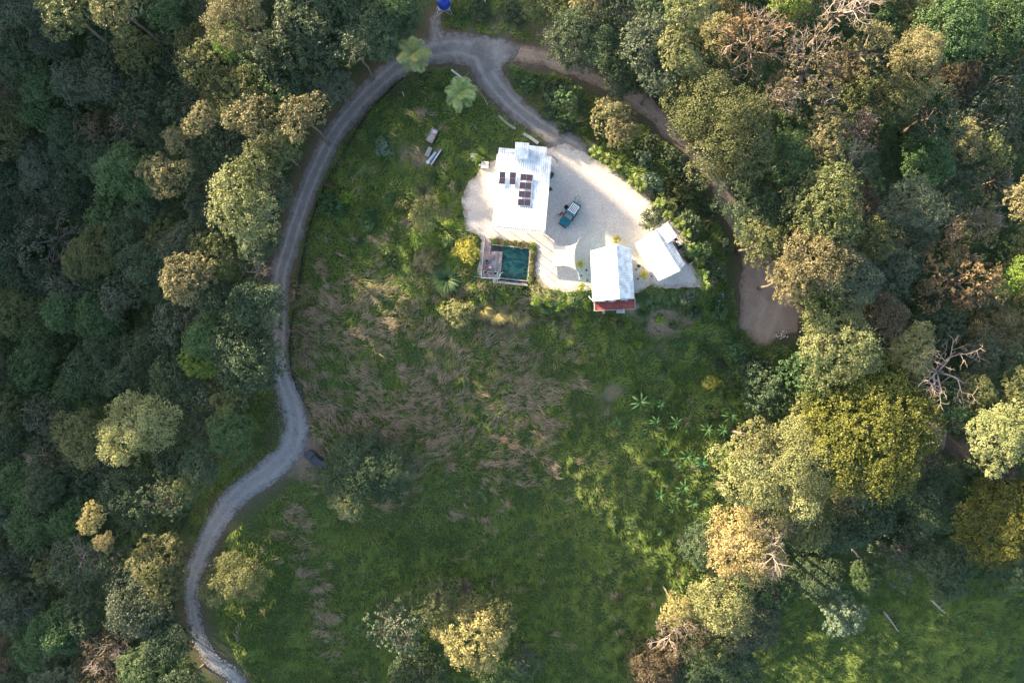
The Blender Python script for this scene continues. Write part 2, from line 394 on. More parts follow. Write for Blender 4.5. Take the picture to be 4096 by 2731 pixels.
# ------------------------------------------------------------------ roads and yard as fields
def fpts(L): return [(a * K, b * K) for a, b in L]
MAIN = [(1000,2790,30),(930,2700,31),(850,2640,31),(797,2550,31),(770,2440,31),(764,2335,32),(800,2230,37),(853,2107,42),(950,1975,46),(1075,1884,50),(1160,1794,54),(1185,1707,50),
 (1165,1602,48),(1128,1498,40),(1120,1393,38),(1123,1254,42),(1121,1115,46),(1154,993,45),(1198,853,43),(1250,714,43),(1326,557,44),(1426,425,45),(1550,302,48),(1672,222,54),(1811,190,62),(1915,215,62),
 (1955,300,54),(2030,400,46),(2120,475,46),(2200,530,50),(2300,600,56)]
SPUR = [(1752,60,18),(1740,110,26),(1760,170,36)]
TRACK = [(1930,185,40),(2050,205,38),(2160,225,32),(2260,262,30),(2370,310,32),(2480,360,34),(2580,425,34),(2660,500,34),(2750,590,34),(2840,690,36),(2900,790,40),(2950,880,42),(3000,980,40),(3060,1100,60),(3090,1210,85),(3060,1300,75)]
TRACK2 = [(3700,1690,30),(3770,1750,36),(3840,1810,30)]
def wpath(L):
    out = []
    for a, b, hw in L:
        p = Gv(a, b); s = (CAMZ - p.z) / FPX; out.append((p.x, p.y, hw * s))
    return out
def pathfield(x, y, P):
    f = np.full(x.shape, 1e9); lat = np.zeros(x.shape)
    for (ax, ay, ah), (bx, by, bh) in zip(P[:-1], P[1:]):
        dx, dy = bx - ax, by - ay; L = dx * dx + dy * dy
        t = np.clip(((x - ax) * dx + (y - ay) * dy) / L, 0, 1)
        d = np.hypot(x - ax - t * dx, y - ay - t * dy); hw = ah + (bh - ah) * t
        sgn = np.sign((x - ax) * dy - (y - ay) * dx)
        g = d - hw; up = g < f
        f = np.where(up, g, f); lat = np.where(up, sgn * d / hw, lat)
    return f, lat
def catmull(L, n=5):
    A = np.array(L, float); out = []
    for i in range(len(A) - 1):
        p0 = A[max(i - 1, 0)]; p1 = A[i]; p2 = A[i + 1]; p3 = A[min(i + 2, len(A) - 1)]
        for k in range(n):
            t = k / n; out.append(tuple(.5 * ((2 * p1) + (-p0 + p2) * t + (2 * p0 - 5 * p1 + 4 * p2 - p3) * t * t + (-p0 + 3 * p1 - 3 * p2 + p3) * t ** 3)))
    out.append(tuple(A[-1])); return out
WMAIN, WSPUR, WTRACK, WTRACK2 = [wpath(catmull(p)) for p in (MAIN, SPUR, TRACK, TRACK2)]
JUNC = [tuple(Gv(a, b)[:2]) for a, b in [(1700,160),(1850,135),(2000,150),(2080,185),(2060,240),(2010,262),(1990,330),(1940,330),(1880,262),(1780,240),(1700,240)]]
CLEAR = [tuple(Gv(a, b)[:2]) for a, b in [(2960,1000),(3060,1020),(3150,1120),(3200,1240),(3190,1330),(3120,1350),(3020,1345),(2955,1310),(2960,1200)]]
def road_f(x, y):
    f, lat = pathfield(x, y, WMAIN); f2, l2 = pathfield(x, y, WSPUR)
    lat = np.where(f2 < f, l2, lat); f = np.minimum(f, f2); j = polydist(x, y, JUNC)
    lat = np.where(j < f, 0.3 * lat, lat); f = np.minimum(f, j)
    return f + noise(x, y, 1.6, 21, 3) * .28, lat
def track_f(x, y):
    f, lat = pathfield(x, y, WTRACK); f2, l2 = pathfield(x, y, WTRACK2); lat = np.where(f2 < f, l2, lat)
    f = np.minimum(np.minimum(f, f2), polydist(x, y, CLEAR))
    return f + noise(x, y, 2.2, 22, 3) * .4, lat
def pad_f(x, y): return polydist(x, y, PAD) + noise(x, y, 1.3, 23, 3) * .35, np.zeros(x.shape)

def sheet(name, fn, bbox, step, off, m):
    xs = np.arange(bbox[0], bbox[2], step); ys = np.arange(bbox[1], bbox[3], step)
    X, Y = np.meshgrid(xs, ys, indexing='ij'); f, lat = fn(X, Y)
    gx, gy = np.gradient(f, step)
    near = np.abs(f) < step * 1.2
    gl = gx * gx + gy * gy + 1e-6
    mvx = np.where(near, np.clip(-f * gx / gl, -step * .45, step * .45), 0); mvy = np.where(near, np.clip(-f * gy / gl, -step * .45, step * .45), 0)
    XX = X + mvx; YY = Y + mvy; Z = H(XX, YY) + off
    inside = f < step * .5
    cell = inside[:-1, :-1] & inside[1:, :-1] & inside[1:, 1:] & inside[:-1, 1:]
    idx = np.arange(X.size).reshape(X.shape)
    F = np.stack([idx[:-1, :-1][cell], idx[1:, :-1][cell], idx[1:, 1:][cell], idx[:-1, 1:][cell]], 1)
    used = np.unique(F); remap = np.full(X.size, -1); remap[used] = np.arange(len(used)); F = remap[F]
    V = np.stack([XX.ravel(), YY.ravel(), Z.ravel()], 1)[used]
    me = npmesh(name, V, F, [m], {'lat': lat.ravel()[used], 'edge': f.ravel()[used]}, True)
    o = link(name, me); o['kind'] = 'structure'; return o

def gravelmat(name, c1, c2, ctrack, cedge, track=0.5, grain=9.0, stain=None, low=None):
    m = bpy.data.materials.new(name); m.use_nodes = True; t = m.node_tree; p = t.nodes['Principled BSDF']; N = t.nodes.new; Lk = t.links.new
    tc = N('ShaderNodeTexCoord')
    def nz(scale, det=5, rough=.6):
        n = N('ShaderNodeTexNoise'); n.inputs['Scale'].default_value = scale; n.inputs['Detail'].default_value = det; n.inputs['Roughness'].default_value = rough
        Lk(tc.outputs['Object'], n.inputs['Vector']); return n
    def rng_(src, a, b, c=0., d=1.):
        r = N('ShaderNodeMapRange'); r.inputs[1].default_value = a; r.inputs[2].default_value = b; r.inputs[3].default_value = c; r.inputs[4].default_value = d
        Lk(src, r.inputs[0]); return r.outputs[0]
    def mix(fac, a, b):
        x = N('ShaderNodeMix'); x.data_type = 'RGBA'
        if isinstance(fac, float): x.inputs[0].default_value = fac
        else: Lk(fac, x.inputs[0])
        for s, v in ((6, a), (7, b)):
            if isinstance(v, tuple): x.inputs[s].default_value = (*v, 1)
            else: Lk(v, x.inputs[s])
        return x.outputs[2]
    base = mix(rng_(nz(.35).outputs[0], .35, .65), c1, c2)
    if low:
        sx = N('ShaderNodeSeparateXYZ'); Lk(tc.outputs['Object'], sx.inputs[0]); base = mix(rng_(sx.outputs[1], 8, -12, 0, .8), base, low)
        base = mix(rng_(nz(.9, 6, .75).outputs[0], .5, .68, 0, .55), base, (.13,.125,.12))
    at = N('ShaderNodeAttribute'); at.attribute_name = 'lat'
    ab = N('ShaderNodeMath'); ab.operation = 'ABSOLUTE'; Lk(at.outputs['Fac'], ab.inputs[0])
    sb = N('ShaderNodeMath'); sb.operation = 'SUBTRACT'; Lk(ab.outputs[0], sb.inputs[0]); sb.inputs[1].default_value = .38
    ab2 = N('ShaderNodeMath'); ab2.operation = 'ABSOLUTE'; Lk(sb.outputs[0], ab2.inputs[0])
    wob = N('ShaderNodeMath'); wob.operation = 'ADD'; Lk(ab2.outputs[0], wob.inputs[0]); Lk(rng_(nz(.8).outputs[0], .3, .7, -.12, .12), wob.inputs[1])
    tr = rng_(wob.outputs[0], .22, .02, 0, track)
    base = mix(tr, base, ctrack)
    ed = N('ShaderNodeAttribute'); ed.attribute_name = 'edge'
    e2 = N('ShaderNodeMath'); e2.operation = 'ADD'; Lk(ed.outputs['Fac'], e2.inputs[0]); Lk(rng_(nz(1.4).outputs[0], .3, .7, -.7, .7), e2.inputs[1])
    base = mix(rng_(e2.outputs[0], -.9, .1, 0, .85), base, cedge)
    if stain: base = mix(rng_(nz(.22, 6, .7).outputs[0], .56, .72, 0, .7), base, stain)
    g = nz(grain, 3, .7); g2 = nz(grain * 3.2, 2, .8)
    gm = N('ShaderNodeMath'); gm.operation = 'ADD'; Lk(g.outputs[0], gm.inputs[0]); Lk(g2.outputs[0], gm.inputs[1])
    hs = N('ShaderNodeHueSaturation'); Lk(base, hs.inputs['Color']); Lk(rng_(gm.outputs[0], .7, 1.3, .72, 1.28), hs.inputs['Value'])
    Lk(hs.outputs[0], p.inputs['Base Color']); p.inputs['Roughness'].default_value = .95; p.inputs['Specular IOR Level'].default_value = .1
    b = N('ShaderNodeBump'); b.inputs['Strength'].default_value = .6; b.inputs['Distance'].default_value = .08
    Lk(gm.outputs[0], b.inputs['Height']); Lk(b.outputs[0], p.inputs['Normal'])
    return m
M_ROAD = gravelmat('grey gravel road', (.165,.158,.153), (.218,.209,.202), (.33,.318,.308), (.105,.085,.070), .55, 6, None, (.27,.27,.275))
M_TRACK = gravelmat('brown dirt track', (.27,.20,.155), (.34,.26,.205), (.40,.32,.26), (.13,.095,.07), .4, 5)
M_YARD = gravelmat('pale gravel yard', (.53,.475,.43), (.60,.54,.49), (.44,.38,.34), (.33,.26,.20), 0.0, 4, (.44,.36,.30))

# ground sheet
rf, _ = road_f(GX, GY); tf, _ = track_f(GX, GY); pf, _ = pad_f(GX, GY)
dirt = np.clip(np.exp(-np.clip(np.minimum(rf, tf), 0, 50) / 1.5), 0, 1)
gmat = bpy.data.materials.new('earth and leaf litter'); gmat.use_nodes = True
def _ground_nodes():
    t = gmat.node_tree; p = t.nodes['Principled BSDF']; N = t.nodes.new; Lk = t.links.new
    tc = N('ShaderNodeTexCoord')
    def nz(s, d=6):
        n = N('ShaderNodeTexNoise'); n.inputs['Scale'].default_value = s; n.inputs['Detail'].default_value = d; n.inputs['Roughness'].default_value = .65
        Lk(tc.outputs['Object'], n.inputs['Vector'])
        r = N('ShaderNodeMapRange'); r.inputs[1].default_value = .35; r.inputs[2].default_value = .65; Lk(n.outputs[0], r.inputs[0]); return r.outputs[0], n
    def mix(f, a, b):
        x = N('ShaderNodeMix'); x.data_type = 'RGBA'; Lk(f, x.inputs[0])
        for s, v in ((6, a), (7, b)):
            if isinstance(v, tuple): x.inputs[s].default_value = (*v, 1)
            else: Lk(v, x.inputs[s])
        return x.outputs[2]
    a, _n1 = nz(.25); b, _n2 = nz(1.8); c, n3 = nz(6)
    base = mix(a, (.060,.105,.032), (.085,.085,.042)); base = mix(b, base, (.048,.078,.028))
    at = N('ShaderNodeAttribute'); at.attribute_name = 'dirt'
    mm = N('ShaderNodeMath'); mm.operation = 'MULTIPLY'; mm.inputs[1].default_value = .9; Lk(at.outputs['Fac'], mm.inputs[0])
    base = mix(mm.outputs[0], base, (.125,.095,.075))
    at2 = N('ShaderNodeAttribute'); at2.attribute_name = 'bare'
    base = mix(at2.outputs['Fac'], base, (.27,.20,.155))
    hs = N('ShaderNodeHueSaturation'); Lk(base, hs.inputs['Color'])
    r = N('ShaderNodeMapRange'); r.inputs[3].default_value = .65; r.inputs[4].default_value = 1.35; Lk(c, r.inputs[0]); Lk(r.outputs[0], hs.inputs['Value'])
    Lk(hs.outputs[0], p.inputs['Base Color']); p.inputs['Roughness'].default_value = 1; p.inputs['Specular IOR Level'].default_value = .05
    bm = N('ShaderNodeBump'); bm.inputs['Strength'].default_value = .8; bm.inputs['Distance'].default_value = .15; Lk(n3.outputs[0], bm.inputs['Height']); Lk(bm.outputs[0], p.inputs['Normal'])
_ground_nodes()
# bare soil patches (photo px, radius px, strength)
BARE = [(2655,1290,95,.9),(2740,1270,45,.7),(2450,1570,55,.75),(1500,960,28,.7),(1660,640,55,.7),(1700,760,40,.6),(1780,850,30,.4),(1260,1830,70,.7),(1240,1900,50,.6),(2250,80,170,.55),(2040,90,100,.4),(1540,950,30,.6),(3900,1760,60,.5),(2200,1200,60,.3)]
bare = np.zeros(GX.shape)
for a, b, r, s in BARE:
    p = Gv(a, b); rr = r * (CAMZ - p.z) / FPX
    bare = np.maximum(bare, s * (1 - smooth((np.hypot(GX - p.x, GY - p.y) * (1 + .6 * noise(GX, GY, 2.2, 31)) / rr - .55) / .6)))
def bare_at(x, y):
    v = np.zeros(np.shape(x))
    for a, b, r, s in BARE:
        p = BAREW[(a, b)]; v = np.maximum(v, s * (1 - smooth((np.hypot(x - p[0], y - p[1]) / p[2] - .5) / .6)))
    return v
BAREW = {}
for a, b, r, s in BARE:
    p = Gv(a, b); BAREW[(a, b)] = (p.x, p.y, r * (CAMZ - p.z) / FPX)
idx = np.arange(GX.size).reshape(GX.shape)
F = np.stack([idx[:-1, :-1].ravel(), idx[1:, :-1].ravel(), idx[1:, 1:].ravel(), idx[:-1, 1:].ravel()], 1)
# pit under the pool
POOLPX = [(1964.6,980.4),(2119.5,995.7),(2108,1135),(2000,1118),(2010.5,1006),(1962.7,1005.3)]
POOLW = [W(a, b, .15) for a, b in POOLPX]
GHm = GH.copy()
pd = polydist(GX, GY, [tuple(p[:2]) for p in POOLW]); GHm = np.where(pd < .6, GHm - 2.2, GHm)
gme = npmesh('ground', np.stack([GX.ravel(), GY.ravel(), GHm.ravel()], 1), F, [gmat], {'dirt': dirt.ravel(), 'bare': bare.ravel()}, True)
gr = link('ground', gme); gr['kind'] = 'structure'

# added unseen ridge north-west of the frame, its crest shaped to cast shade
def shade_hill():
    es = np.arange(-230, 200, 1.0); ds = np.array([-330, -290, -250, -220, -200, -188, -179, -173, -170, -167, -161, -153, -145, -137, -130.])
    D, E = np.meshgrid(ds, es, indexing='ij')
    crest = np.interp(E, [-230, -120, -82, -76, -66, -57, -46, -33, -26, -4, 0, 10, 13, 20, 21.9, 22.6, 27.8, 28.5, 30.2, 31.0, 45, 70, 200], CREST)
    crest = crest + noise(E, E * 0, 6, 12, 2) * .9
    prof = np.exp(-(np.abs(D + 170) / np.where(D > -170, 26, 70)) ** 1.6)
    Z = -22 + (crest + 22) * prof + noise(D, E, 7, 14, 3) * 1.2 * (1 - prof)
    X = .804 * D + .595 * E; Y = -.595 * D + .804 * E
    ix = np.arange(D.size).reshape(D.shape)
    F = np.stack([ix[:-1, :-1].ravel(), ix[1:, :-1].ravel(), ix[1:, 1:].ravel(), ix[:-1, 1:].ravel()], 1)
    o = link('shade_hill', npmesh('shade_hill', np.stack([X.ravel(), Y.ravel(), Z.ravel()], 1), F, [gmat], {'dirt': np.zeros(D.size), 'bare': np.zeros(D.size)}, True)); o['kind'] = 'structure'
CREST = [23, 23, 27, 30.5, 30.5, 31.5, 43, 44, 39, 38.5, 36.5, 36.5, 38.5, 39, 41, 55, 55, 46.5, 46.5, 49.5, 50, 50, 50]  # crest heights chosen by where shade should fall; the bump shades roof and yard
shade_hill()

sheet('gravel_road', road_f, (-62, -74, 14, 56), .32, .06, M_ROAD)
sheet('dirt_track', track_f, (-6, -20, 78, 54), .34, .05, M_TRACK)
DECKPX = [(1938.8,951.7),(1966,953.6),(1964.6,978),(1962.7,1005.3),(2010.5,1006),(2000,1112.4),(1925.4,1109.6)]
DECKW = [W(a, b, .22) for a, b in DECKPX]
POOLFOOT = [W(a, b, .2) for a, b in [(1938.8,951.7),(1966,953.6),(1969,959),(2145,976.6),(2136,1126),(2112,1142),(1992,1134),(1925.4,1111)]]
_pf2 = [tuple(p[:2]) for p in POOLFOOT]
def yard_f(x, y):
    f, l = pad_f(x, y)
    return np.maximum(f, -(polydist(x, y, _pf2) + .25)), l
sheet('gravel_yard', yard_f, (-10, 5, 34, 34), .25, .075, M_YARD)
# ================================================================== VEGETATION
def leaf_quads(C, Nrm, L, Wd, r, jitter=.5, fold=0.0):
    """diamond leaves: centres C (n,3), normals Nrm, lengths L, widths Wd"""
    n = len(C)
    Nn = Nrm + r.normal(0, jitter, (n, 3)); Nn /= np.linalg.norm(Nn, axis=1, keepdims=True) + 1e-9
    T = r.normal(0, 1, (n, 3)); T -= (T * Nn).sum(1, keepdims=True) * Nn; T /= np.linalg.norm(T, axis=1, keepdims=True) + 1e-9
    B = np.cross(Nn, T); L = np.broadcast_to(L, n)[:, None]; Wd = np.broadcast_to(Wd, n)[:, None]
    V = np.stack([C - T * L / 2, C + B * Wd / 2 - Nn * fold * L, C + T * L / 2, C - B * Wd / 2 - Nn * fold * L], 1)
    return V
def grow(r, p, d, ln, rad, depth, out, tips, spread=.75, up=.12, kids=3):
    n = 3; q = p.copy()
    for i in range(n):
        d = d + r.normal(0, .16, 3) + np.array([0, 0, up * .35]); d /= np.linalg.norm(d)
        q2 = q + d * ln / n; out.append((q, q2, rad * (1 - .3 * i / n), rad * (1 - .3 * (i + 1) / n))); q = q2
        if depth > 0 and i >= 1:
            for _ in range(kids if i == n - 1 else 1):
                nd = d + r.normal(0, spread, 3) * np.array([1, 1, .75]); nd /= np.linalg.norm(nd)
                grow(r, q, nd, ln * r.uniform(.58, .8), rad * .55, depth - 1, out, tips, spread, up, kids)
    tips.append(q)
def segs_mesh(segs, sides=3):
    P0 = np.array([s[0] for s in segs]); P1 = np.array([s[1] for s in segs]); R0 = np.array([s[2] for s in segs]); R1 = np.array([s[3] for s in segs])
    D = P1 - P0; D /= np.linalg.norm(D, axis=1, keepdims=True) + 1e-9
    ref = np.where(np.abs(D[:, 2:3]) > .9, np.array([[1., 0, 0]]), np.array([[0, 0, 1.]])); A = np.cross(D, ref); A /= np.linalg.norm(A, axis=1, keepdims=True) + 1e-9; B = np.cross(D, A)
    vs = []
    for P, R in ((P0, R0), (P1, R1)):
        for k in range(sides):
            t = 2 * math.pi * k / sides; vs.append(P + (A * math.cos(t) + B * math.sin(t)) * R[:, None])
    V = np.stack(vs, 1); n = len(segs); base = (np.arange(n) * 2 * sides)[:, None]
    F = np.concatenate([base + np.array([k, (k + 1) % sides, sides + (k + 1) % sides, sides + k]) for k in range(sides)])
    return V.reshape(-1, 3), F

def lobes(r, R, n, hgt, rl, top=True):
    """lobe centres over an uneven dome of radius R and height hgt"""
    pts = []
    tries = 0
    while len(pts) < n and tries < n * 60:
        tries += 1
        a = r.uniform(0, 2 * math.pi); u = math.sqrt(r.uniform(0, 1)); rr = u * (R - rl * .8)
        zz = hgt * math.sqrt(max(0, 1 - u * u)) * r.uniform(.8, 1.05)
        p = np.array([rr * math.cos(a), rr * math.sin(a), zz])
        if all(np.linalg.norm((p - q) * [1, 1, .8]) > rl * .85 for q in pts): pts.append(p)
    return np.array(pts)
def crown_mesh(name, seed, R, kind, m):
    r = np.random.default_rng(seed); rough = r.uniform(.0, 1, 6)
    if kind == 'dense':   rl = R * .20 + .22; hgt = R * .62; nl = int(34 + R * 3); dens = 21.0; L, Wd, jit = .25, .16, .6
    elif kind == 'clump': rl = R * .17 + .25; hgt = R * .6; nl = int(36 + R * 3); dens = 20.0; L, Wd, jit = .32, .13, .6
    elif kind == 'feather': rl = R * .2 + .25; hgt = R * .45; nl = int(34 + R * 2); dens = 15.0; L, Wd, jit = .62, .14, .45
    elif kind == 'cone':  rl = R * .24; hgt = R * 2.0; nl = 48; dens = 13.0; L, Wd, jit = .32, .18, .6
    elif kind == 'sparse': rl = R * .17 + .2; hgt = R * .55; nl = int(26 + R * 2); dens = 9.0; L, Wd, jit = .32, .20, .7
    elif kind == 'flat':  rl = R * .13 + .3; hgt = R * .42; nl = int(60 + R * 4); dens = 19.0; L, Wd, jit = .26, .17, .55
    elif kind == 'bush':  rl = R * .36; hgt = R * .7; nl = 14; dens = 60.0 / max(R, .6); L, Wd, jit = .20, .11, .6
    Cs = lobes(r, R, nl, hgt, rl)
    if kind == 'cone':
        u = np.hypot(Cs[:, 0], Cs[:, 1]) / R; Cs[:, 2] = hgt * (1 - u) ** 1.0 * .95
    # uneven outline: stretch by direction
    ang = np.arctan2(Cs[:, 1], Cs[:, 0]); am = .25 if kind == 'flat' else 1.0
    k = 1 + .20 * am * np.sin(ang * 2 + rough[0] * 6) + .17 * am * np.sin(ang * 3 + rough[1] * 6) + .07 * np.sin(ang * 5 + rough[2] * 6)
    Cs[:, :2] *= k[:, None]
    Vs = []; Ts = []
    for c in Cs:
        rr = rl * r.uniform(.55, 1.5); n = int(dens * 2 * math.pi * rr * rr * r.uniform(.75, 1.1))
        d = r.normal(0, 1, (n, 3)); d[:, 2] = np.where(d[:, 2] < -.25, -d[:, 2], d[:, 2]); d /= np.linalg.norm(d, axis=1, keepdims=True)
        # small sub-tufts on the lobe surface
        nt_ = max(5, n // 16); tf_ = r.normal(0, 1, (nt_, 3)); tf_[:, 2] = np.abs(tf_[:, 2]) * .8; tf_ /= np.linalg.norm(tf_, axis=1, keepdims=True)
        own = r.integers(0, nt_, n); d = tf_[own] + d * r.uniform(.25, .55); d /= np.linalg.norm(d, axis=1, keepdims=True)
        rad = rr * (1 - np.abs(r.normal(0, .16, n))) * (1 + .22 * r.uniform(-1, 1, nt_)[own])
        P = c + d * rad[:, None] * np.array([1, 1, .8]); Nn = d * .8 + np.array([0, 0, .35])
        Vs.append(leaf_quads(P, Nn, L * r.uniform(.7, 1.35, n), Wd * r.uniform(.7, 1.3, n), r, jit))
        Ts.append(np.clip(r.uniform(-.1, .6) + r.uniform(0, .25, nt_)[own] + r.normal(0, .12, n), 0, 1))
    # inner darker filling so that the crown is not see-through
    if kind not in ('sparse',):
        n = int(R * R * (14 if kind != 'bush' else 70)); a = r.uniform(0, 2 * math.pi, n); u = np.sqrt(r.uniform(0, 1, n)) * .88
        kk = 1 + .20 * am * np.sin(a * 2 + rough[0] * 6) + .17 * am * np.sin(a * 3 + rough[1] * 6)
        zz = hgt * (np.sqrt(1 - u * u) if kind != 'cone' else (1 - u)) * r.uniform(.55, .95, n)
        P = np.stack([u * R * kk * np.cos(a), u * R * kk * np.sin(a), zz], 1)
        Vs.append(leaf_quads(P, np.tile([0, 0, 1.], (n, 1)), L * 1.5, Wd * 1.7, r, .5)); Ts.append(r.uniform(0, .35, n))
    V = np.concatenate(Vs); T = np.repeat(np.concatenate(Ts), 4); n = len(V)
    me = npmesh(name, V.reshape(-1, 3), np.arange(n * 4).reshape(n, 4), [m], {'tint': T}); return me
def limb_mesh(name, seed, R, depth, m, spread=.75, kids=3, sides=3, rad=.035, up=.12):
    r = np.random.default_rng(seed); out = []; tips = []
    for k in range(5):
        a = 2 * math.pi * (k + r.uniform(-.3, .3)) / 5; d = np.array([math.cos(a), math.sin(a), r.uniform(.35, .9)]); d /= np.linalg.norm(d)
        grow(r, np.array([0, 0, -.1 * R]), d, R * .42, R * rad, depth, out, tips, spread, up, kids)
    V, F = segs_mesh(out, sides)
    q = np.hypot(V[:, 0], V[:, 1]); sc = np.where(q > R, R / np.maximum(q, 1e-6) * .98, 1); V[:, :2] *= (sc ** .7)[:, None]
    return npmesh(name, V, F, [m]), np.array(tips)
def trunk_mesh(name, seed, m, lean=.05):
    """unit trunk: height 1 in z, radii for crown radius 1"""
    r = np.random.default_rng(seed); mb = MB(); pts = []; x = y = 0.0
    for i in range(6):
        t = i / 5; pts.append((x, y, t)); x += r.normal(0, lean); y += r.normal(0, lean)
    tx, ty = pts[-1][0], pts[-1][1]
    pts = [(px - tx * t_, py - ty * t_, t_) for (px, py, t_) in pts]
    mb.tube(pts, [.085, .062, .055, .05, .045, .04], 8, cap=True)
    for k in range(5):
        a = 2 * math.pi * (k + r.uniform(-.3, .3)) / 5; z0 = r.uniform(.7, .9); q = r.uniform(.35, .6)
        p0 = (0, 0, z0); p1 = (math.cos(a) * q * .5, math.sin(a) * q * .5, z0 + .12); p2 = (math.cos(a) * q, math.sin(a) * q, z0 + .22)
        mb.tube([p0, p1, p2], [.03, .02, .008], 5)
    return mb
TRUNKS = []
for i in range(4):
    o = trunk_mesh('trunk', 50 + i, M_BARK).build('trunk', M_BARK, smooth=True); TRUNKS.append(o.data); bpy.data.objects.remove(o)
PROTO = {}
_spec = {'dense': [(8.5, 2), (5.5, 3), (3.4, 2)], 'clump': [(6.5, 3), (4.0, 2)], 'feather': [(6.5, 2)], 'cone': [(3.2, 1)], 'sparse': [(5.5, 2), (3.2, 1)], 'flat': [(9.0, 2)], 'bush': [(1.5, 4)]}
sd = 100
for kd, lst in _spec.items():
    PROTO[kd] = []
    for R, cnt in lst:
        for i in range(cnt):
            sd += 1; PROTO[kd].append((R, crown_mesh('crown', sd, R, kd, LEAF['dark'])))
LIMBS = {}
for kd, (R, dp, cnt, spr, kids, rd, mm) in {'bare': (6.0, 4, 3, .8, 2, .026, M_PALE), 'sparse': (5.5, 3, 2, .75, 2, .03, M_BARK)}.items():
    LIMBS[kd] = []
    for i in range(cnt):
        sd += 1; LIMBS[kd].append((R, limb_mesh('limbs', sd, R, dp, mm, spr, kids, 3, rd)[0]))
# leafy tips for half-bare trees share the limb shape of the bare proto
def pick(lst, R):
    best = min(abs(math.log(R / a[0])) for a in lst); c = [a for a in lst if abs(math.log(R / a[0])) < best + .05]
    return random.choice(c)
_matcache = {}
def with_mat(me, m):
    """the same mesh data with another leaf material: cached copies"""
    k = (me.name, m.name)
    if k not in _matcache:
        if me.materials[0] == m: _matcache[k] = me
        else:
            c = me.copy(); c.materials[0] = m; _matcache[k] = c
    return _matcache[k]
TREES = []      # x, y, r, px, py, rpx
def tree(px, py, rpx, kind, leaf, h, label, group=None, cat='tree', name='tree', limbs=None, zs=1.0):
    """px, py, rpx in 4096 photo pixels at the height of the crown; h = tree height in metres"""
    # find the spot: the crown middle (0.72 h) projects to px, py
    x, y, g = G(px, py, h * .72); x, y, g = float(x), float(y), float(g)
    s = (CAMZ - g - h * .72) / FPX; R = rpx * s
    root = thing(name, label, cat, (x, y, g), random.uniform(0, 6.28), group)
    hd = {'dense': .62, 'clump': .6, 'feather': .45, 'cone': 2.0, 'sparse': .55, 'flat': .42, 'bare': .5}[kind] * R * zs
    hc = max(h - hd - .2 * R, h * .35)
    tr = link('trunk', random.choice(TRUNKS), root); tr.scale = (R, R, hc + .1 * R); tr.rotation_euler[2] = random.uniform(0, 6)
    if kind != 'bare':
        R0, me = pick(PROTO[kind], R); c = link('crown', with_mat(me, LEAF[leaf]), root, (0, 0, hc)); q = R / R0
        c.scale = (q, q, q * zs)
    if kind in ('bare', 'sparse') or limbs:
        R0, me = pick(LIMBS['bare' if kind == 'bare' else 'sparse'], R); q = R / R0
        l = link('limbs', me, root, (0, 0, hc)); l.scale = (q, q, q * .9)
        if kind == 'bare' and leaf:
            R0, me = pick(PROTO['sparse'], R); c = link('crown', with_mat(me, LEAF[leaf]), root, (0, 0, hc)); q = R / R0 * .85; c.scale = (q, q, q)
    TREES.append((x, y, R, px, py, rpx)); return root

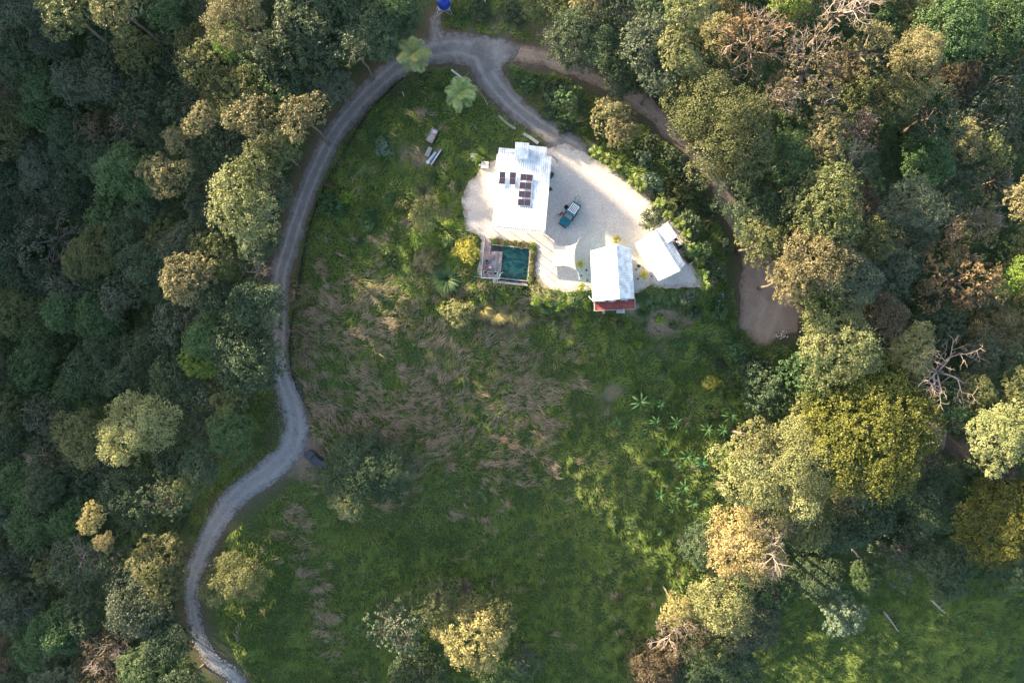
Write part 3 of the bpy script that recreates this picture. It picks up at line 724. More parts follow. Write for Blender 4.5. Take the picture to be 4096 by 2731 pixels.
# signature trees: F coords (2352 wide), radius, kind, leaf, height, label
ST = [
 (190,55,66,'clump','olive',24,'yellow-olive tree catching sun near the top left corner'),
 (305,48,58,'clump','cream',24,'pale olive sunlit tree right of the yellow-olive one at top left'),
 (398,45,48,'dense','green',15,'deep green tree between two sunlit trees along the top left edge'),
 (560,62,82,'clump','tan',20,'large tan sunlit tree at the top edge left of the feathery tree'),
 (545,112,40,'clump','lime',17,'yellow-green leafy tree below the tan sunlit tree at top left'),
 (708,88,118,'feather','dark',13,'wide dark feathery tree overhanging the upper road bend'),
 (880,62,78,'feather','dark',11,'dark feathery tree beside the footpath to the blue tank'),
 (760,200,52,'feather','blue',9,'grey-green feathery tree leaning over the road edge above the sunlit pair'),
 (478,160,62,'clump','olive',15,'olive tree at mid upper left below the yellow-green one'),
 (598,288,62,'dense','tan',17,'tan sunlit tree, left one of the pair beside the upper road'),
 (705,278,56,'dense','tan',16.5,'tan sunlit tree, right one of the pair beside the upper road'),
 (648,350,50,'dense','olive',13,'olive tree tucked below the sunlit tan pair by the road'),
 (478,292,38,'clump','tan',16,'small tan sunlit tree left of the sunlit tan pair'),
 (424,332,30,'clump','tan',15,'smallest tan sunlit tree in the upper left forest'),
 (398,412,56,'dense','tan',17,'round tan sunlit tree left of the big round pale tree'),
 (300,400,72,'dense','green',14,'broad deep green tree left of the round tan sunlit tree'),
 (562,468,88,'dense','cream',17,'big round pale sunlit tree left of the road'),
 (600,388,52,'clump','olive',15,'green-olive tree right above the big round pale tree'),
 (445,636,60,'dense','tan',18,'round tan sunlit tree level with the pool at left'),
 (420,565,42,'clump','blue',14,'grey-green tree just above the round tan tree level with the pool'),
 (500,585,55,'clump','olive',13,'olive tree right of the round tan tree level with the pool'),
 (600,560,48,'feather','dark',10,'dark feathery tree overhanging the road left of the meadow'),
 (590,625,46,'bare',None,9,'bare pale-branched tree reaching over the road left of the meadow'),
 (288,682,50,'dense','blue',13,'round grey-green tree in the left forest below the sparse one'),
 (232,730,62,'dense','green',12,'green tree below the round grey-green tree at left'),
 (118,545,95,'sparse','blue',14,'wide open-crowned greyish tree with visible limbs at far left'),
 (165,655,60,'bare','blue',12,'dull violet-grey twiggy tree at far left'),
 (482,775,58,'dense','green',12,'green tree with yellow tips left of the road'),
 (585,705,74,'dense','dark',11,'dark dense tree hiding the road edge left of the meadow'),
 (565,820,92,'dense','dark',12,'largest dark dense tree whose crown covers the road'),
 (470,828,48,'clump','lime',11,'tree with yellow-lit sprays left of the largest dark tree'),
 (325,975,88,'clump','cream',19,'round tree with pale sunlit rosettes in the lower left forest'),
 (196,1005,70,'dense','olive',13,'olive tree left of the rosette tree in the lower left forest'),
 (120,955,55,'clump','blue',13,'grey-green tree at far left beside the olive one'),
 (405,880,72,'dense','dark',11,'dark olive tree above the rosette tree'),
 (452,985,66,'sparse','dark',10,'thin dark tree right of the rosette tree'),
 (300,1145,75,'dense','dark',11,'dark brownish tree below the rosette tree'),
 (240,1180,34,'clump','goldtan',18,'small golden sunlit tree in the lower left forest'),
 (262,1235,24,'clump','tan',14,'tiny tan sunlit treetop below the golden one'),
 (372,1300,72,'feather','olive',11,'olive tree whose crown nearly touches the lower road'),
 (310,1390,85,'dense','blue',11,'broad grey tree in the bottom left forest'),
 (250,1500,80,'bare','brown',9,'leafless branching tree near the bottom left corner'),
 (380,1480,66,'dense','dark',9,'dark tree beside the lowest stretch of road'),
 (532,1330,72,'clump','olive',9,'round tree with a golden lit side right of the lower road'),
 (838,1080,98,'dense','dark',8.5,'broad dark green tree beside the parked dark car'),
 (800,1150,40,'clump','cream',9,'sunlit lower edge of the dark car tree, painted as pale leaves'),  # extra crown whose pale leaf colour imitates sun on the car tree
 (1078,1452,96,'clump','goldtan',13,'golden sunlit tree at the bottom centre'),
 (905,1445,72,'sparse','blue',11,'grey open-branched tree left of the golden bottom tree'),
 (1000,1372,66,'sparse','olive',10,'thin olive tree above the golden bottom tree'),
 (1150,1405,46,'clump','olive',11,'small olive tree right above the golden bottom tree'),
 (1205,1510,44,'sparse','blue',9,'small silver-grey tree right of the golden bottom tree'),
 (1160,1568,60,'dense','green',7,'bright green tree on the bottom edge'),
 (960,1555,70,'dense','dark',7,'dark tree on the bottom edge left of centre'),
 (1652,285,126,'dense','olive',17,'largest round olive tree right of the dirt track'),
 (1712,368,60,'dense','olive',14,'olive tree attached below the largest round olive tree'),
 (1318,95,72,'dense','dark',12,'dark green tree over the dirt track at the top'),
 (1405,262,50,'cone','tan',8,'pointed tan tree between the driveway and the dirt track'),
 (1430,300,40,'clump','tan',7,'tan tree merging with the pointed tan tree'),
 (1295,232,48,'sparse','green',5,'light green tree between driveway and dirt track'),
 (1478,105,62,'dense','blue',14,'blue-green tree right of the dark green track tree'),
 (1568,40,56,'clump','cream',17,'pale tree on the top edge above the olive giant'),
 (1545,135,52,'clump','cream',16,'pale sunlit tree above the largest round olive tree'),
 (1500,190,46,'clump','blue',13,'blue-green tree left of the largest round olive tree'),
 (1432,190,44,'dense','dark',8,'small dark tree beside the upper dirt track'),
 (1725,95,92,'bare','orange',16,'brown half-bare tree at the upper right'),
 (1930,32,88,'bare',None,19,'pale bare tree on the top right edge'),
 (1795,25,42,'dense','lime',15,'yellow-green treetop on the top edge right of centre'),
 (1850,160,112,'bare','brown',17,'wide brown tree with white branches at the upper right'),
 (1990,120,62,'sparse','tan',15,'thin tan tree right of the white-branched brown tree'),
 (2095,150,74,'clump','tan',15,'tan tree at the upper right with bright tips'),
 (2185,62,90,'dense','green',16,'deep green tree near the top right corner'),
 (2305,60,86,'dense','green',17,'brightest green tree in the top right corner'),
 (2275,230,110,'sparse','blue',14,'wide thin tree leaning at the right edge'),
 (2140,270,84,'sparse','dark',13,'thin dark tree inside the upper right forest'),
 (1885,318,56,'clump','tan',15,'tan sunlit tree right of the largest round olive tree'),
 (1965,300,56,'bare','orange',13,'orange-brown half-bare tree at the upper right'),
 (2050,225,60,'dense','olive',13,'olive tree in the middle of the upper right forest'),
 (1780,235,58,'bare','brown',15,'brown twiggy tree touching the largest round olive tree'),
 (1890,478,98,'dense','olive',18,'tall olive tree above the brown clearing'),
 (1858,600,84,'dense','tan',17,'cream-tan sunlit tree above the brown clearing'),
 (1738,560,56,'clump','olive',13,'olive tree leaning over the dirt track'),
 (1800,650,52,'clump','tan',15,'tan tree on the edge of the brown clearing'),
 (1945,640,70,'dense','blue',15,'grey-green tree right of the cream-tan tree'),
 (1990,555,46,'dense','olive',14,'small olive tree above the grey-green tree'),
 (2085,470,70,'clump','blue',14,'grey-green tree in the middle right forest'),
 (2195,640,96,'sparse','orange',15,'orange-brown sunlit tree at the middle right'),
 (2165,535,30,'bare','orange',15,'small bare orange tree at the middle right'),
 (2325,465,50,'dense','tan',19,'tan treetop on the right edge'),
 (2308,640,44,'dense','lime',15,'yellow-green round tree near the right edge'),
 (1918,782,104,'clump','cream',15,'pale green sunlit tree right of the brown clearing'),
 (2085,802,56,'feather','cream',13,'pale feathery tree right of the pale green one'),
 (2165,855,105,'bare',None,16,'big tangle of bare branches at the lower right'),
 (2000,990,165,'flat','yellow',16.5,'huge yellow-olive spreading tree at the lower right'),
 (2285,1000,86,'clump','cream',16,'cream sunlit tree near the right edge'),
 (2225,905,48,'clump','olive',13,'green vine-covered tree right of the bare tangle'),
 (2325,900,50,'clump','olive',14,'olive tree on the right edge above the cream one'),
 (2300,1195,108,'flat','yellow',15,'golden-yellow spreading tree on the right edge'),
 (1795,1075,126,'dense','cream',17,'broad pale olive sunlit tree at lower right of the meadow'),
 (1730,1010,58,'dense','cream',15,'pale olive treetop above the broad pale olive tree'),
 (1700,1255,92,'clump','goldtan',17,'golden-cream sunlit tree at the meadow edge'),
 (1740,1200,60,'sparse','tan',16,'tan tree joining golden-cream and broad olive trees'),
 (1770,1250,78,'bare',None,18,'pinkish bare tree beside the golden-cream tree'),
 (1650,1385,76,'dense','cream',14,'pale olive tree under the golden-cream one'),
 (1560,1450,80,'bare','brown',12,'brown half-bare tree near the bottom right of the meadow'),
 (1550,1390,38,'clump','goldtan',14,'golden sprays of a small tree by the half-bare one'),
 (1500,1530,64,'dense','brown',8,'brown-green tree on the bottom edge right of centre'),
 (1850,1185,74,'dense','olive',13,'olive tree below the broad pale olive tree'),
 (2130,1130,92,'dense','dark',8,'dark olive tree between the two yellow trees'),
 (1985,1180,84,'dense','dark',7,'dark tree under the huge yellow tree'),
 (2080,1270,80,'sparse','blue',6,'thin grey tree between the yellow trees and the lower glade'),
 (1990,1312,42,'feather','green',8,'small feathery tree at the edge of the lower glade'),
 (1935,1410,54,'clump','silver',9,'small silver-green tree in the lower right glade'),
 (1880,1330,60,'dense','dark',6,'dark tree at the upper left of the lower glade'),
 (1760,900,60,'dense','dark',7,'dark low tree below the brown clearing'),
 (972,490,38,'clump','cream',6.0,'tall pale green shrub-like tree left of the gravel yard'), (962,545,26,'clump','lime',5,'pale green small tree below the tall pale one left of the yard'),
 (1072,572,31,'clump','gold',3.6,'round golden-yellow small tree beside the pool deck'),
 (1052,718,36,'dense','cream',4.0,'pale olive small tree below the pool corner'), (560,905,26,'dense','dark',5,'small dark tree at the top of the green verge left of the road'),
]
for (a, b, r, kd, lf, h, lab) in ST:
    tree(a * K, b * K, r * K, kd, lf, h, lab)
# ---- filler trees that close the canopy
LF = [(-60,-60),(930,-60),(960,20),(930,60),(860,120),(790,170),(735,240),(700,300),(670,380),(640,480),(610,560),(600,660),(600,760),(590,860),(560,960),(500,1040),(440,1130),(415,1220),(400,1330),(400,1420),(430,1500),(470,1630),(-60,1630)]
RF = [(1240,-60),(2420,-60),(2420,1320),(2200,1330),(2120,1300),(2000,1240),(1900,1230),(1850,1330),(1780,1420),(1700,1500),(1640,1630),(1420,1630),(1460,1500),(1600,1430),(1600,1250),(1690,1150),(1700,1000),(1790,990),(1840,880),(1840,760),(1850,720),(1830,640),(1780,560),(1720,500),(1680,420),(1600,400),(1540,300),(1500,230),(1430,180),(1360,130),(1260,60)]
LOW = [(1690,780),(1830,800),(1830,960),(1780,1000),(1700,980),(1640,900)]
def where_words(px, py):
    a = int(round(100 * px / 4096)); b = int(round(100 * py / 2731))
    a = min(max(a, 0), 100); b = min(max(b, 0), 100)
    return a, b
fr = random.Random(11)
def ok(px, py, rr, fac):
    for (_x, _y, _r, qx, qy, qr) in TREES:
        if math.hypot(px - qx, py - qy) < fac * (rr + qr): return False
    return True
used_w = set()
COLW = {'dark': 'dark green', 'green': 'deep green', 'blue': 'grey-green', 'olive': 'olive', 'tan': 'tan', 'brown': 'brownish', 'cream': 'pale olive'}
KW = {'dense': 'round-crowned', 'clump': 'lumpy-crowned', 'sparse': 'thin-crowned', 'feather': 'feathery', 'bare': 'leafless'}
nfill = 0
for (rr, fac, n) in ((70, .56, 1500), (52, .53, 2200), (38, .52, 2600), (28, .52, 2000)):
    for _ in range(n):
        if nfill >= 178: break
        a = fr.uniform(-40, 2390); b = fr.uniform(-40, 1600)
        L_ = bool(inpoly(np.array([a]), np.array([b]), LF)[0]); R_ = bool(inpoly(np.array([a]), np.array([b]), RF)[0])
        if not (L_ or R_): continue
        q = rr * fr.uniform(.85, 1.15)
        if not ok(a * K, b * K, q * K, fac): continue
        # keep roads clear
        gx_, gy_, gz_ = G(np.array([a * K]), np.array([b * K]), 5.0)
        s = (CAMZ - gz_[0] - 5) / FPX
        g2 = G(np.array([a * K]), np.array([b * K]))
        f1 = float(road_f(g2[0], g2[1])[0][0]); f2 = float(track_f(g2[0], g2[1])[0][0])
        if min(f1, f2) < q * K * s * (.28 if b < 1000 else .6): continue
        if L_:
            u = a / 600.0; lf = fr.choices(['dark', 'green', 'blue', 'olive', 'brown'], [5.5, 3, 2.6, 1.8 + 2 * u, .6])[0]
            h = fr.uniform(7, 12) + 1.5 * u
        else:
            lf = fr.choices(['dark', 'green', 'blue', 'olive', 'tan', 'brown'], [4, 2.2, 1.8, 3, 1.2, .9])[0]; h = fr.uniform(7, 12.5)
        kd = fr.choices(['dense', 'clump', 'sparse', 'feather', 'bare'], [6, 4, 1.3, 1.2, .7])[0]
        wpx, wpy = where_words(a * K, b * K)
        while (wpx, wpy) in used_w: wpy += 1
        used_w.add((wpx, wpy))
        side = 'left' if L_ else 'right'
        lab = f"{COLW[lf]} {KW[kd]} tree in the {side} forest, {wpx}% across and {wpy}% down the photo"
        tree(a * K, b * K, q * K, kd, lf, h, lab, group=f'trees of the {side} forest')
        nfill += 1
print('TREES', len(TREES), 'fill', nfill)

# ---- shrubs
BUSHES = [me for _, me in PROTO['bush']]
def bush(px, py, rpx, leaf, label, hf=1.0, name='shrub', group=None, cat='shrub'):
    x, y, g = G(px, py, .5); x, y, g = float(x), float(y), float(g); s = (CAMZ - g - .6) / FPX; R = rpx * s
    o = link(name, with_mat(random.choice(BUSHES), LEAF[leaf])); o.location = (x, y, g - .05); q = R / 1.5; o.scale = (q, q, q * hf); o.rotation_euler[2] = random.uniform(0, 6.28)
    tag(o, label, cat, group); TREES.append((x, y, R, px, py, rpx)); return o
SB = [ # F coords
 
 (1060,712,30,'olive','olive shrub below the pool corner',1.2), (1020,700,20,'lime','lime shrub left of the pool corner slope',1.1),
 (1477,368,26,'silver','round blue-green shrub right of the yucca row',1.2), (1497,422,28,'silver','round silver-green shrub near the palm row',1.2), (1552,440,40,'olive','brownish olive shrub right of the silver-green shrub',1.0),
 (1450,355,20,'green','small green shrub left of the round blue-green one',1.0),
 (1580,680,20,'silver','pale shrub below the cottage yard',1.2), (1092,660,13,'lime','small lime bush below the pool deck',1.0),
 (1443,745,11,'lime','tiny lime bush in the slope below the guest house',1.0), (1635,878,20,'gold','pale yellow bush in the dim meadow edge',1.0),
 (760,470,32,'green','open green shrub right of the upper road',1.2), (800,455,20,'lime','lime tipped shrub near the road fence',1.1), (690,468,0,'',None,0),
 (850,505,26,'green','green shrub in the left slope',1.1), (880,340,24,'silver','spiky silver-green shrub between road and rusty trailer',.8),
 (930,470,20,'olive','small olive shrub left of the tall pale one',1.0), (1046,397,10,'lime','small lime bush left of the yard edge',1.0),
 (1051,485,10,'lime','tiny lime bush on the yard edge',1.0), (1052,425,14,'green','green bush at the yard edge left of the house',1.0), (1060,378,14,'green','green bush near the slab seat',1.0),
 (1275,205,30,'dark','dark bush on the island between driveway and track',.9), (1215,190,24,'green','low bush at the tip of the island',.7), (1190,178,18,'green','grassy bush nearest the road fork',.7),
 (1330,240,26,'dark','dark bush beside the pointed tan tree',.9), (1260,250,24,'dark','dark bush along the driveway edge',.8), (1300,290,24,'dark','dark bush lower along the driveway edge',.8),
 (1500,500,30,'dark','dark bush behind the yard palms',.9), (1580,520,34,'dark','broad dark bush right of the yard palms',.9), (1590,430,30,'dark','dark bush beside the track bend',.9), (1620,480,28,'dark','dark bush left of the track',.9),
 (1600,580,30,'green','green bush right of the cottage stair',.9), (1640,620,28,'dark','dark bush on the slope right of the cottage',.9), (1540,360,30,'dark','dark bush left of the largest round olive tree',.9),
 (1560,400,30,'dark','dark bush under the edge of the olive giant',.9), (1490,330,26,'dark','dark bush above the round blue-green shrub',.8),
 (1530,470,28,'olive','olive bush between silver-green shrub and track',.9), (1660,560,24,'dark','dark bush hugging the track',.8), (1655,700,30,'green','green bush on the slope below the yard corner',.8),
 (1720,840,34,'dark','dark bush left of the pale green sunlit tree',.9), (1690,800,30,'green','green bush below the clearing',.8), (1770,850,34,'dark','dark bush right below the clearing',.9),
 (1070,40,14,'green','pale green bush right of the blue tank',.9),(1100,20,30,'dark','dark bush on the top edge right of the tank',.8),(1180,30,30,'dark','dark bush under the trees on the top edge',.8),
 (1015,455,16,'lime','bright yellow-green shrub near the yard, 43% across and 29% down the photo',1.0),
 (1035,515,14,'lime','bright yellow-green shrub near the yard, 44% across and 33% down the photo',1.0),
 (1030,560,18,'green','deep green shrub near the yard, 44% across and 36% down the photo',1.0),
 (1000,600,22,'olive','olive shrub near the yard, 43% across and 38% down the photo',1.0),
 (1085,690,14,'lime','bright yellow-green shrub near the yard, 46% across and 44% down the photo',1.0),
 (1120,685,14,'olive','olive shrub near the yard, 48% across and 44% down the photo',1.0),
 (1150,690,12,'lime','bright yellow-green shrub near the yard, 49% across and 44% down the photo',1.0),
 (1185,700,14,'olive','olive shrub near the yard, 50% across and 45% down the photo',1.0),
 (1235,685,16,'lime','bright yellow-green shrub near the yard, 53% across and 44% down the photo',1.0),
 (1260,690,14,'lime','bright yellow-green shrub near the yard, 54% across and 44% down the photo',1.0),
 (1290,695,18,'lime','bright yellow-green shrub near the yard, 55% across and 44% down the photo',1.0),
 (1320,690,16,'green','deep green shrub near the yard, 56% across and 44% down the photo',1.0),
 (1345,700,14,'lime','bright yellow-green shrub near the yard, 57% across and 45% down the photo',1.0),
 (1500,700,20,'green','deep green shrub near the yard, 64% across and 45% down the photo',1.0),
 (1540,700,18,'green','deep green shrub near the yard, 65% across and 45% down the photo',1.0),
 (1590,715,22,'dark','dark green shrub near the yard, 68% across and 46% down the photo',1.0),
 (1480,680,14,'green','deep green shrub near the yard, 63% across and 43% down the photo',1.0),
 (1440,640,12,'green','deep green shrub near the yard, 61% across and 41% down the photo',1.0),
 (1330,740,16,'lime','bright yellow-green shrub near the yard, 57% across and 47% down the photo',1.0),
 (1280,735,16,'green','deep green shrub near the yard, 54% across and 47% down the photo',1.0),
 (1230,730,14,'olive','olive shrub near the yard, 52% across and 47% down the photo',1.0),
 (1000,520,16,'green','deep green shrub near the yard, 43% across and 33% down the photo',1.0),
 (940,560,20,'lime','bright yellow-green shrub near the yard, 40% across and 36% down the photo',1.0),
 (900,600,20,'green','deep green shrub near the yard, 38% across and 38% down the photo',1.0),
 (990,650,18,'olive','olive shrub near the yard, 42% across and 41% down the photo',1.0),
 (960,620,16,'tan','straw-coloured shrub near the yard, 41% across and 40% down the photo',1.0),
 (1110,740,18,'tan','straw-coloured shrub near the yard, 47% across and 47% down the photo',1.0),
 (930,700,20,'olive','olive shrub near the yard, 40% across and 45% down the photo',1.0),
 (1240,560,0,'',None,0),
]
for (a, b, r, lf, lab, hf) in SB:
    if r: bush(a * K, b * K, r * K, lf, lab, hf, group='shrubs around the yard' if '% across' in lab else None)
# hedge-like shrubs along the house east wall
bush(2202, 700, 15, 'green', 'green bush peeking out under the east eave, upper one', 1.0); bush(2199, 755, 11, 'green', 'green bush peeking out under the east eave, lower one', 1.0)
br = random.Random(5); nb = 0
SCRUB = [(700,330),(860,190),(1000,180),(1130,320),(1120,360),(1050,420),(1040,500),(1080,640),(1240,690),(1360,720),(1480,730),(1620,680),(1680,760),(1700,1000),(1640,1150),(1560,1250),(1480,1350),(1440,1450),(1380,1200),(1480,1000),(1400,800),(1200,770),(1000,760),(960,620),(880,560),(740,560),(720,450)]
for _ in range(3000):
    if nb >= 70: break
    a = br.uniform(680, 1720); b = br.uniform(180, 1450)
    if not inpoly(np.array([a]), np.array([b]), SCRUB)[0]: continue
    g2 = G(np.array([a * K]), np.array([b * K]))
    if min(float(road_f(g2[0], g2[1])[0][0]), float(track_f(g2[0], g2[1])[0][0]), float(pad_f(g2[0], g2[1])[0][0]) + .2) < 1.0: continue
    if 960 * K > a * K > 930 * K and False: continue
    q = br.uniform(7, 17)
    if not ok(a * K, b * K, q * K, .8): continue
    if 965 < a < 1030 and 285 < b < 390: continue
    lf = br.choice(['green', 'green', 'dark', 'olive', 'lime', 'green'])
    wpx, wpy = where_words(a * K, b * K)
    while (wpx, wpy) in used_w: wpy += 1
    used_w.add((wpx, wpy))
    bush(a * K, b * K, q * K, lf, f"{COLW.get(lf, 'lime green')} weedy bush on the open slope, {wpx}% across and {wpy}% down the photo", br.uniform(.7, 1.2), group='weedy bushes on the slopes'); nb += 1

# ---- palms, bananas, rosettes
def frond_set(seed, n, L, droop, pairs, lw, elev=(.1, 1.1), broad=0.0):
    """feather fronds; returns quads array and tint"""
    r = np.random.default_rng(seed); Vs = []; Ts = []
    for k in range(n):
        a = 2 * math.pi * k * .618 + r.uniform(-.2, .2); el = elev[0] + (elev[1] - elev[0]) * (k / n) ** 1.3
        ln = L * r.uniform(.85, 1.1) * (1 - .25 * (k / n)); tint = r.uniform(.1, .8)
        d = np.array([math.cos(a) * math.cos(el), math.sin(a) * math.cos(el), math.sin(el)]); p = np.zeros(3); side = np.array([-math.sin(a), math.cos(a), 0])
        N_ = pairs; pr = p.copy(); twist = r.uniform(-.5, .5)
        for i in range(N_):
            t = i / (N_ - 1); p = pr + d * ln / N_; 
            # rachis piece
            wv = side * .02 * L * (1 - t * .8); Vs.append([pr - wv, pr + wv, p + wv, p - wv]); Ts.append(tint)
            ll = lw * (.35 + 1.0 * math.sin(math.pi * min(1, t * .9 + .1)) ** .7)
            for sg in (-1, 1):
                dd = side * sg * .85 + d * .55 + np.array([0, 0, -.25 + twist * sg * .4]); dd /= np.linalg.norm(dd)
                q = p + dd * ll * r.uniform(.85, 1.1) + np.array([0, 0, -.12 * ll]); m_ = (p + q) / 2 + np.array([0, 0, .05 * ll]); th = d * ln / N_ * (.42 + broad)
                Vs.append([p, m_ - th, q, m_ + th]); Ts.append(np.clip(tint + r.normal(0, .12), 0, 1))
            pr = p; d = d + np.array([0, 0, -droop / N_]); d /= np.linalg.norm(d)
    return np.array(Vs), np.array(Ts)
def frond_mesh(name, *a, **k):
    V, T = frond_set(*a, **k); n = len(V)
    return npmesh(name, V.reshape(-1, 3), np.arange(n * 4).reshape(n, 4), [LEAF['palm']], {'tint': np.repeat(T, 4)})
PALM_BIG = [frond_mesh('crown', 31 + i, 14, 3.9, 1.3, 18, .95, (.0, 1.25), broad=.12) for i in range(2)]
PALM_SM = [frond_mesh('crown', 41 + i, 13, 1.6, 1.2, 11, .42, (.05, 1.2), broad=.1) for i in range(3)]
def star_mesh(name, seed, n, L, wd, z0=.1):
    r = np.random.default_rng(seed); Vs = []; Ts = []
    for k in range(n):
        a = 2 * math.pi * k * .618; el = .15 + 1.1 * (k / n); d = np.array([math.cos(a) * math.cos(el), math.sin(a) * math.cos(el), math.sin(el)]); s = np.array([-math.sin(a), math.cos(a), 0]) * wd
        ln = L * r.uniform(.85, 1.1); p = np.array([0, 0, z0]); Vs.append([p, p + d * ln * .4 + s, p + d * ln + np.array([0, 0, -.1 * L]), p + d * ln * .4 - s]); Ts.append(r.uniform(.2, 1))
    n = len(Vs); return npmesh(name, np.array(Vs).reshape(-1, 3), np.arange(n * 4).reshape(n, 4), [LEAF['silver']], {'tint': np.repeat(np.array(Ts), 4)})
STAR = [star_mesh('yucca', 61, 44, 1.0, .07), star_mesh('yucca', 62, 26, .8, .1)]
def banana_mesh(name, seed, n, L):
    r = np.random.default_rng(seed); Vs = []; Ts = []; M = 7
    for k in range(n):
        a = 2 * math.pi * k / n + r.uniform(-.25, .25); el = r.uniform(.3, .9); d = np.array([math.cos(a) * math.cos(el), math.sin(a) * math.cos(el), math.sin(el)]); s = np.array([-math.sin(a), math.cos(a), 0])
        p = np.array([0, 0, 0.]); ln = L * r.uniform(.8, 1.15); tint = r.uniform(.1, 1); ws = [.03, .09, .14, .15, .14, .12, .07, .01]
        for i in range(M):
            q = p + d * ln / M; w0 = ws[i] * L * .62; w1 = ws[i + 1] * L * .62
            for sg in (-1, 1):
                dr = np.array([0, 0, .35])
                Vs.append([p, p + (s * sg + dr) * w0, q + (s * sg + dr) * w1, q]); Ts.append(np.clip(tint + .12 * sg, 0, 1))
            p = q; d = d + np.array([0, 0, -.2]); d /= np.linalg.norm(d)
    n = len(Vs); return npmesh(name, np.array(Vs).reshape(-1, 3), np.arange(n * 4).reshape(n, 4), [LEAF['banana']], {'tint': np.repeat(np.array(Ts), 4)})
BAN = [banana_mesh('leaves', 71 + i, 8 + i % 3, 2.0) for i in range(4)]
def stem_obj(root, h, r0, r1, lean=(0, 0), m=M_BARK):
    mb = MB(); mb.tube([(0, 0, -.1), (lean[0] * .3, lean[1] * .3, h * .5), (lean[0], lean[1], h)], [r0, (r0 + r1) / 2, r1], 7); return mb.build('trunk', m, root, True)
def palm(px, py, rpx, h, leaf, label, big=False, group=None, cat='palm'):
    x, y, g = G(px, py, h); x, y, g = float(x), float(y), float(g); s = (CAMZ - g - h) / FPX; R = rpx * s
    root = thing('palm_tree', label, cat, (x, y, g), random.uniform(0, 6), group)
    stem_obj(root, h, .045 * R + .04, .03 * R + .02)
    me = random.choice(PALM_BIG if big else PALM_SM); q = R / (3.6 if big else 1.45)
    c = link('crown', with_mat(me, LEAF[leaf]), root, (0, 0, h)); c.scale = (q, q, q); TREES.append((x, y, R, px, py, rpx))
palm(1650, 215, 86, 8.0, 'palm_suntint', 'tall sunlit palm at the upper left bend of the road', True)
palm(1842, 368, 78, 4.5, 'palm_suntint', 'palm on the slope beside the driveway wall', True)
palm(1855, 2350, 44, 7, 'brown', 'dull drooping palm at the top of the bottom trees', True)
PR = [(2385,606),(2420,632),(2462,665),(2498,696),(2535,720),(2566,742),(2640,812),(2672,862),(2718,890),(2748,935),(2772,992),(2800,1045),(2812,1100),(2822,1140)]
PRW = ['first from the driveway','second from the driveway','third from the driveway','fourth from the driveway','fifth from the driveway','beside the silver shrub','between silver shrub and cottage','above the cottage extension','right of the cottage extension','behind the cottage extension','above the timber planter','below the timber planter','second below the timber planter','lowest at the yard corner']
for (a, b), wd in zip(PR, PRW):
    palm(a, b, random.uniform(24, 31), random.uniform(.9, 1.6), 'palm', f'small palm in the row along the yard edge, {wd}', group='palms along the yard edge')
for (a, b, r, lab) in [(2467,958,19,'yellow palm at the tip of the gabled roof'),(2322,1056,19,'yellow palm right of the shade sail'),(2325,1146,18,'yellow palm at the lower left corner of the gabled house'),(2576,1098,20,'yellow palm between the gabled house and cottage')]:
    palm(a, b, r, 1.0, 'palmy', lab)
palm(2600, 885, 14, .5, 'olive', 'small dull palm alone in the yard above the cottage')
for (a, b, r, lf, lab) in [(2345,1080,6,'green','tiny green rosette right of the sail'),(2349,1122,7,'lime','lime rosette above the lower yellow palm'),(2324,1103,5,'green','tiny rosette by the sail rope'),(2605,1105,5,'red','small red-leaved rosette near the cottage')]:
    o = link('rosette_plant', with_mat(STAR[1], LEAF[lf])); p = Gv(a, b); o.location = p + Vector((0, 0, .05)); q = r * .0405 / .8; o.scale = (q, q, q); tag(o, lab, 'plant')
for (a, b, r, lab) in [(2556,1063,9,'largest round cactus-like bush of the yard cluster'),(2574,1068,6,'right small round bush of the yard cluster'),(2547,1077,6,'left small round bush of the yard cluster'),(2553,1116,6,'round bush alone below the yard cluster')]:
    bush(a, b, r, 'dark', lab, .9)
for (a, b, r, lab) in [(2357,588,19,'spiky grey-green yucca where the driveway meets the yard'),(2706,862,18,'spiky yucca behind the palm row')]:
    o = link('yucca', STAR[0]); p = Gv(a, b); o.location = p + Vector((0, 0, .1)); q = r * .04; o.scale = (q, q, q); tag(o, lab, 'yucca')
bush(2742, 978, 13, 'red', 'dark red-leaved shrub behind the cottage patio', .9)
bush(1893, 627, 16, 'white', 'round white variegated shrub left of the slab seat', .9)
BN = [(2562,1606,50,'largest banana plant in the dim slope'),(2644,1618,26,'small banana plant right of the largest'),(2470,1690,28,'leftmost banana plant of the grove'),(2625,1685,32,'banana plant below the small one'),(2705,1688,34,'fourth banana plant along the upper row'),
      (2830,1715,38,'banana plant with a yellow stem by the middle right'),(2925,1660,44,'brightest banana plant near the sunlit olive tree'),(2893,1720,30,'banana plant tucked under the brightest one'),(2665,1808,20,'small banana plant alone in mid grove'),(2748,1825,42,'broad banana plant in the grove centre'),
      (2808,1850,40,'banana plant right of the grove centre'),(2715,1862,22,'small banana plant under the grove centre'),(2600,1846,14,'tiny banana shoot left of the grove'),(2735,1950,42,'broad banana plant at the lower grove'),(2640,1980,32,'left banana plant of the lower grove'),(2708,1990,28,'middle banana plant of the lower grove'),
      (2775,2010,40,'right banana plant of the lower grove'),(2690,2035,22,'lowest banana plant of the grove'),(2520,1908,14,'tiny banana shoot in the meadow'),(2395,1665,12,'tiny banana shoot left of the grove top'),(3960,2525,26,'grey-green banana-like plant in the lower right glade')]
